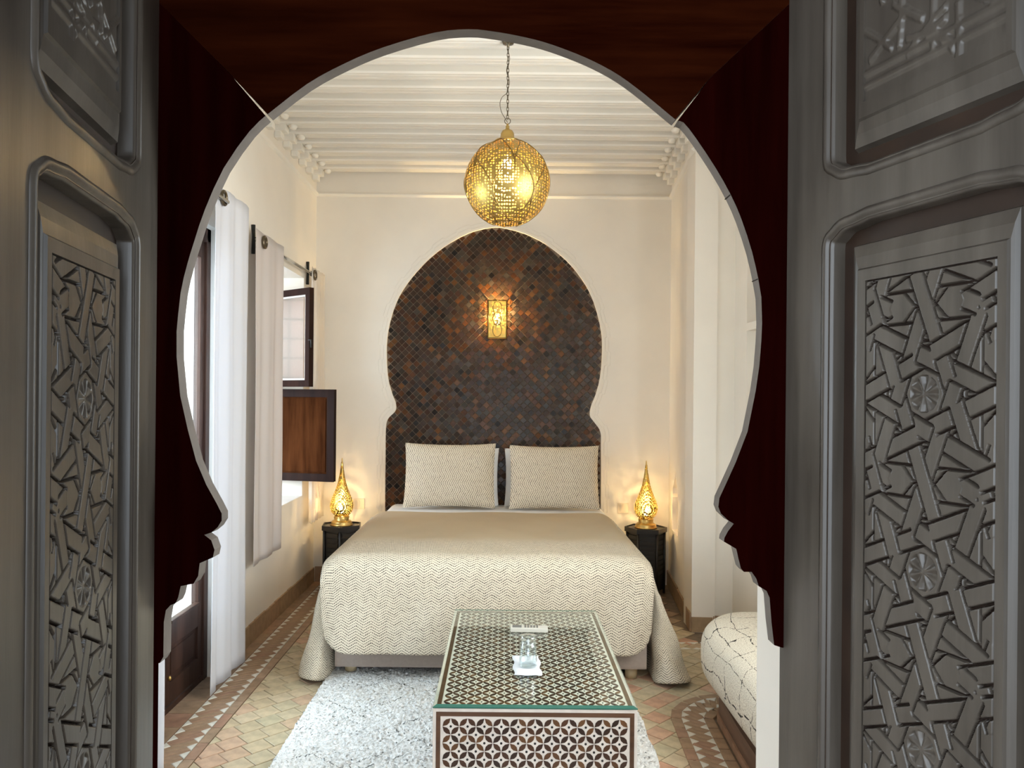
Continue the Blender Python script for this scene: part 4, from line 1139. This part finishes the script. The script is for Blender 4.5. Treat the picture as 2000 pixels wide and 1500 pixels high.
for cz, r_ in ((0.06, 0.036), (0.145, 0.036), (0.228, 0.036)):
    m.tube([(r_*math.cos(a_)*0.95, -hd-0.003, cz+0.05*math.sin(a_)) for a_ in np.linspace(0, 2*PI, 22, endpoint=False)], 0.0030, 5, closed=True)
m.build('scroll', BRASS_D, sc)
MB().lathe([(0.0, 0.10), (0.012, 0.108), (0.018, 0.135), (0.012, 0.16), (0.0, 0.172)], 14, (0, -0.045, 0)).build('bulb', BULB, sc)
bulb_light('sconce_light', (0, -0.05, 0.19), 16.0, sc, 0.008)

# ================================================================== PENDANT LAMP
pd = thing('pendant_lamp', 'big round pierced brass pendant lamp hanging on a chain from the beams', 'pendant lamp', (0.006, 3.67, 2.458))
gr_ = 0.203
prof_ = [(gr_*math.sin(a_), -gr_*math.cos(a_)) for a_ in np.linspace(0.0, PI-0.28, 40)]
prof_[0] = (0.0, -gr_)
MB().lathe(prof_, 72).build('globe', PERF_GLOBE, pd, fixn=False)
def sph(th, ph, r=gr_+0.0015): return (r*math.sin(th)*math.cos(ph), r*math.sin(th)*math.sin(ph), r*math.cos(th))
m = MB()
for k in range(6):
    c = PI/3*k+0.18
    for sg in (-1, 1):
        pts = [sph(0.30+1.25*t_, c+sg*(PI/6)*math.sin(PI*0.5*min(1, t_*1.15))**1.2) for t_ in np.linspace(0, 1, 18)]
        m.tube(pts, 0.0028, 5)
        pts = [sph(1.15+1.70*t_, c+PI/6+sg*(PI/6)*math.sin(PI*t_)) for t_ in np.linspace(0, 1, 22)]
        m.tube(pts, 0.0028, 5)
m.build('rib', BRASS_D, pd)
MB().lathe([(0.055, 0.190), (0.062, 0.194), (0.060, 0.202), (0.040, 0.206), (0.034, 0.214), (0.032, 0.236), (0.025, 0.250), (0.012, 0.256), (0.008, 0.264), (0.010, 0.270), (0.005, 0.277), (0.005, 0.284), (0.0, 0.286)], 28).build('cap', BRASS, pd)
MB().tube([(0.014*math.cos(a_), 0, 0.297+0.014*math.sin(a_)) for a_ in np.linspace(0, 2*PI, 20, endpoint=False)], 0.002, 6, closed=True).build('ring', BRONZE, pd)
ztop = HZ-bh-2.458; zc = 0.311; LNK = 0.0185; k = 0
lk = MB().tube([(0.0048*math.cos(a_), 0, 0.0125*math.sin(a_)) for a_ in np.linspace(0, 2*PI, 14, endpoint=False)], 0.0016, 5, closed=True).mesh('chain_link', BRONZE)
while zc < ztop-0.02:
    o = link('chain_link', lk, pd); o.location = (0, 0, zc+0.006); o.rotation_euler = (0, 0, (k % 2)*PI/2+0.3); zc += LNK; k += 1
MB().lathe([(0.0, -0.03), (0.006, -0.026), (0.006, -0.014), (0.026, -0.010), (0.030, 0.0)], 20, (0, 0, ztop)).build('ceiling_hook', BRONZE, pd)
cab = [(0.0, 0.0, 0.29), (-0.012, 0.004, 0.312), (-0.030, 0.008, 0.345), (-0.037, 0.008, 0.385), (-0.026, 0.006, 0.415), (-0.004, 0.004, 0.432)]
q = 0.45
while q < ztop-0.02: cab.append((0.007*math.sin(q*55), 0.006, q)); q += 0.015
MB().tube(smooth_line(cab, 3), 0.0016, 5).build('cable', BRONZE, pd)
MB().lathe([(0.0, 0.03), (0.018, 0.042), (0.028, 0.075), (0.020, 0.105), (0.012, 0.13), (0.0, 0.135)], 18).build('bulb', BULB, pd)
bulb_light('pendant_light', (0, 0, 0.02), 8, pd, 0.02)

# ================================================================== RUG
def rug():
    X0, X1, Y0, Y1 = -0.885, 0.615, 1.95, 4.03; nx, ny = 250, 340
    A = np.linspace(X0, X1, nx); B = np.linspace(Y0, Y1, ny); X, Y = np.meshgrid(A, B)
    e = np.minimum(np.minimum(X-X0, X1-X), np.minimum(Y-Y0, Y1-Y))
    Z = 0.021+0.0032*rng.standard_normal(X.shape)+0.003*np.sin(X*23+np.sin(Y*9)*2)*np.sin(Y*17)
    Z = np.where(e < 0.004, 0.002, Z)
    wob = 0.012*np.sin(Y*6+1)+0.006*np.sin(Y*17); f = np.clip((X-(X0+X1)/2)/((X1-X0)/2), -0.25, 1)
    X2 = X+wob*f*np.abs(f); X2 += 0.002*rng.standard_normal(X.shape)
    V = np.stack([X2, Y+0.003*rng.standard_normal(X.shape), np.maximum(Z, 0.002)], -1)
    idx = np.arange(nx*ny).reshape(ny, nx)
    F = np.stack([idx[:-1, :-1], idx[:-1, 1:], idx[1:, 1:], idx[1:, :-1]], -1).reshape(-1, 4)
    me = bpy.data.meshes.new('rug'); me.vertices.add(nx*ny); me.vertices.foreach_set('co', V.ravel())
    me.loops.add(F.size); me.loops.foreach_set('vertex_index', F.ravel().astype(np.int32))
    me.polygons.add(len(F)); me.polygons.foreach_set('loop_start', (np.arange(len(F))*4).astype(np.int32)); me.polygons.foreach_set('loop_total', np.full(len(F), 4, np.int32))
    me.polygons.foreach_set('use_smooth', np.ones(len(F), bool)); me.materials.append(RUG); me.update(); me.validate()
    tag(link('rug', me), 'shaggy off-white wool rug with faint dark lines under the coffee table', 'rug')
rug()

# ================================================================== COFFEE TABLE
TX0, TX1, TY0, TY1, TZ = -0.216, 0.434, 2.44, 3.545, 0.448
ct = thing('coffee_table', 'box-shaped coffee table inlaid with bone and walnut stars, on the rug', 'coffee table', ((TX0+TX1)/2, TY0, 0))
tw, tl = TX1-TX0, TY1-TY0; hx = tw/2
MB().box(-hx, hx, 0, tl, 0.031, TZ).build('carcass', BONE, ct)
e = MB(); b0, b1_ = 0.010, 0.024
def strip_ring(fn, a0, a1, c0, c1):
    e.plate(rect(a0+b0, a1-b0, c0+b0, c1-b0), [rect(a0+b1_, a1-b1_, c0+b1_, c1-b1_)], fn, 0, 0.0012)
strip_ring(lambda a, b, d: (a, -d, b), -hx, hx, 0.02, TZ)
strip_ring(lambda a, b, d: (a, tl+d, b), -hx, hx, 0.02, TZ)
strip_ring(lambda a, b, d: (-hx-d, a, b), 0, tl, 0.02, TZ)
strip_ring(lambda a, b, d: (hx+d, a, b), 0, tl, 0.02, TZ)
strip_ring(lambda a, b, d: (a, b, TZ+d), -hx, hx, 0, tl)
e.build('edging', WALNUT_E, ct)
def star_field(a0, a1, c0, c1, nx, curved):
    """leaf outlines between four-pointed stars; returns leaves and dot centres"""
    P_ = (a1-a0)/nx; ny_ = max(1, round((c1-c0)/P_)); Q = (c1-c0)/ny_; L, D = [], []
    for i in range(nx*2+1):
        for j in range(ny_*2+1):
            if (i+j) % 2: continue
            D.append((a0+i*P_/2, c0+j*Q/2))
    for i in range(nx*2):
        for j in range(ny_*2):
            # cell corner pair decides the diagonal of the leaf
            x0, z0 = a0+i*P_/2, c0+j*Q/2; w, g = P_/2, Q/2
            up = (i+j) % 2 == 0
            # star centres sit at (x0,z0)/(x1,z1) when up, leaf runs along the other diagonal
            if up: A_, B_ = (x0+w, z0), (x0, z0+g); n_ = (1, 1)
            else: A_, B_ = (x0, z0), (x0+w, z0+g); n_ = (-1, 1)
            mx, mz = (A_[0]+B_[0])/2, (A_[1]+B_[1])/2; k_ = 0.205 if curved else 0.20
            pts = []
            if curved:
                for s_ in (1, -1):
                    seq = np.linspace(0, 1, 6)[:-1]
                    for t in seq:
                        tt = t if s_ == 1 else 1-t
                        bul = k_*4*tt*(1-tt)*s_
                        pts.append((A_[0]+(B_[0]-A_[0])*tt+n_[0]*bul*w*0.9, A_[1]+(B_[1]-A_[1])*tt+n_[1]*bul*g*0.9))
            else:
                ex, ez = (B_[0]-A_[0]), (B_[1]-A_[1])
                def pt(t, o_): return (A_[0]+ex*t+n_[0]*o_*w, A_[1]+ez*t+n_[1]*o_*g)
                pts = [pt(0.03, 0.0), pt(0.36, k_), pt(0.64, k_), pt(0.97, 0.0), pt(0.64, -k_), pt(0.36, -k_)]
            L.append((pts, mx, mz))
    return L, D
def inlay(fn, a0, a1, c0, c1, nx, curved, limit, order, part_name, h_=0.0009):
    L, D = star_field(a0, a1, c0, c1, nx, curved)
    L.sort(key=lambda l: order(l[1], l[2])); st = MB(); cache = {}
    for i, (pts, mx, mz) in enumerate(L):
        if i < limit: MB().prism(pts, fn, 0, h_).build(part_name, WALNUT, ct)
        else: st.prism(pts, fn, 0, h_)
    if st.f: st.build(part_name+'_field', WALNUT_I, ct, kind='stuff')
    dm = MB(); r_ = 0.0040 if not curved else 0.0030
    for x, z in D:
        if not (a0+0.002 < x < a1-0.002 and c0+0.002 < z < c1-0.002): continue
        dm.prism([(x+r_*math.cos(PI/4*k), z+r_*math.sin(PI/4*k)) for k in range(8)], fn, 0, 0.001)
    dm.build('inlay_dot', EBONY, ct, kind='stuff')
mg = 0.030
inlay(lambda a, b, d: (a, -d, b), -hx+mg, hx-mg, 0.05, TZ-mg, 11, False, 200, lambda a, b: -b, 'star_inlay')
inlay(lambda a, b, d: (a, b, TZ+d), -hx+mg, hx-mg, mg, tl-mg, 12, True, 290, lambda a, b: b, 'scroll_inlay')
inlay(lambda a, b, d: (-hx-d, a, b), mg, tl-mg, 0.05, TZ-mg, 18, False, 0, lambda a, b: -b, 'side_inlay')
inlay(lambda a, b, d: (hx+d, a, b), mg, tl-mg, 0.05, TZ-mg, 18, False, 0, lambda a, b: -b, 'side_inlay')
gt = MB(); gz0, gz1 = TZ+0.0022, TZ+0.0105; bvl = 0.012
X0g, X1g, Y0g, Y1g = TX0-0.001, TX1+0.001, TY0-0.002, TY1+0.001
vs = [(X0g, Y0g, gz0), (X1g, Y0g, gz0), (X1g, Y1g, gz0), (X0g, Y1g, gz0), (X0g, Y0g, gz0+0.003), (X1g, Y0g, gz0+0.003), (X1g, Y1g, gz0+0.003), (X0g, Y1g, gz0+0.003), (X0g+bvl, Y0g+bvl, gz1), (X1g-bvl, Y0g+bvl, gz1), (X1g-bvl, Y1g-bvl, gz1), (X0g+bvl, Y1g-bvl, gz1)]
gt.raw(vs, [(8, 9, 10, 11)], 0)
gt.raw(vs, [(0, 1, 5, 4), (1, 2, 6, 5), (2, 3, 7, 6), (3, 0, 4, 7), (4, 5, 9, 8)], 1)
gt.raw(vs, [(5, 6, 10, 9), (6, 7, 11, 10), (7, 4, 8, 11)], 0)
go = gt.build('glass_top', [TOPGLASS, GLASSEDGE], None, fixn=False)
tag(go, 'greenish glass plate with slanted edges lying on the inlaid coffee table', 'glass top')
# napkin, tumbler, remote
ZG = gz1
nk = MB(); P = []
for i in range(9):
    P.append([(0.044+0.098*i/8+0.004*math.sin(j), 2.705+0.200*j/12+0.003*math.sin(i*1.3), ZG+0.0012+0.0025*abs(math.sin(i*1.1)*math.sin(j*0.7))) for j in range(13)])
nk.grid(P); ko = nk.build('paper_napkin', PAPER, None); ko.modifiers.new('t', 'SOLIDIFY').thickness = 0.0008
tag(ko, 'folded white paper napkin under the tumbler on the coffee table', 'napkin')
tm = thing('tumbler', 'clear glass tumbler turned upside down on the white napkin', 'tumbler', (0.097, 2.80, ZG+0.0042))
seg = 10
MB().lathe([(0.034, 0.0), (0.0315, 0.05), (0.029, 0.100), (0.027, 0.108), (0.0, 0.109)], 20).build('wall', TUMBLER, tm, fixn=False)
MB().lathe([(0.031, 0.001), (0.0285, 0.05), (0.0262, 0.086), (0.0, 0.090)], 20).build('inner_wall', TUMBLER, tm, fixn=False)
MB().tube([(0.0325*math.cos(a_), 0.0325*math.sin(a_), 0.002) for a_ in np.linspace(0, 2*PI, 28, endpoint=False)], 0.0018, 6, closed=True).build('rim', TUMBLER, tm)
rc = thing('remote_control', 'white remote control with grey buttons lying behind the tumbler', 'remote control', (0.115, 3.215, ZG), -0.03)
MB().box(-0.078, 0.078, -0.022, 0.022, 0.001, 0.019, bev=0.004).build('body', PLASTIC, rc)
MB().box(-0.070, -0.032, -0.015, 0.015, 0.0185, 0.0205, bev=0.0008).build('screen', GREYPL, rc)
for k in range(5):
    MB().box(-0.020+k*0.0125, -0.013+k*0.0125, -0.014, 0.014, 0.0185, 0.021, bev=0.0008).build('button', GREYPL, rc)

# ================================================================== BENCH AND CUSHION
bn = thing('bench', 'low built-in bench with a brown plank front along the niche wall', 'bench', (0, 0, 0))
def bench_prism(off, z0, z1, mat, name):
    ln = bench_line(off); poly = ln+[(1.42, 2.2)]
    MB().plate(poly[::-1] if False else poly, [], XY(0), z0, z1).build(name, mat, bn)
bench_prism(0.004, 0.0, 0.035, BTILE, 'plinth')
bench_prism(-0.004, 0.035, 0.118, PLANK, 'plank_front')
def bench_cushion():
    X0, X1, Y0, Y1, Z0, Z1 = 0.905, 1.415, 1.9, 3.93, 0.118, 0.425
    mb = MB(); nl, nr = 90, 56; P = []; UV = []
    for i in range(nl+1):
        t = i/nl; y = Y0+(Y1-Y0)*t
        # far end rounds off
        e_ = max(0.0, (y-(Y1-0.55))/0.55); k = math.sqrt(max(0.0, 1-e_**2.4))
        row = []; ur = []
        for j in range(nr+1):
            a_ = 2*PI*j/nr
            n_ = 3.2; c_, s_ = math.cos(a_), math.sin(a_)
            rx = math.copysign(abs(c_)**(2/n_), c_); rz = math.copysign(abs(s_)**(2/n_), s_)
            cx, cz = (X0+X1)/2, (Z0+Z1)/2
            hw_ = (X1-X0)/2*(0.55+0.45*k if True else 1)*max(k, 0.0)**0.6; hh_ = (Z1-Z0)/2*max(k, 0.0)**0.45
            x = (X1-hw_ if e_ > 0 else cx)+rx*hw_
            z = Z0+hh_*(1+rz)
            x += 0.0; z += 0.006*math.sin(y*6+x*3)*max(0, rz)
            row.append((x, y, z)); ur.append((a_/(2*PI)*1.6, y))
        P.append(row); UV.append(ur)
    mb.grid(P, UV)
    o = mb.build('bench_cushion', BOUCLE, None, fixn=True)
    tag(o, 'cream boucle seat cushion with dark drawn lines on the low bench', 'seat cushion')
bench_cushion()

# small things in the niches
q = Vector(ALC(0.50, 0.46, 0.06))
rv = thing('red_cup', 'small red glazed cup standing in the pointed niche by the bed', 'cup', tuple(q))
MB().lathe([(0.016, 0), (0.022, 0.01), (0.030, 0.04), (0.032, 0.075), (0.029, 0.075), (0.026, 0.04), (0.0, 0.012)], 20).build('body', REDGLAZE, rv)
MB().tube([(-0.030, -0.0, 0.062), (-0.048, 0, 0.055), (-0.048, 0, 0.03), (-0.029, 0, 0.022)], 0.004, 6).build('handle', REDGLAZE, rv)
ov = thing('clay_vase', 'tan clay vase with dark pointed stripes on the upper niche shelf', 'vase', (1.52, 4.20, 1.88))
MB().lathe([(0.035, 0), (0.055, 0.02), (0.085, 0.07), (0.085, 0.11), (0.05, 0.17), (0.035, 0.20), (0.045, 0.225), (0.038, 0.225), (0.0, 0.19)], 24).build('body', CLAY, ov)
for k in range(8):
    a0 = PI/4*k
    MB().tube([(0.087*math.cos(a0+0.1), 0.087*math.sin(a0+0.1), 0.07), (0.086*math.cos(a0), 0.086*math.sin(a0), 0.105), (0.060*math.cos(a0-0.1), 0.060*math.sin(a0-0.1), 0.155)], [0.006, 0.004, 0.001], 5).build('stripe', LEAF_DARK, ov)
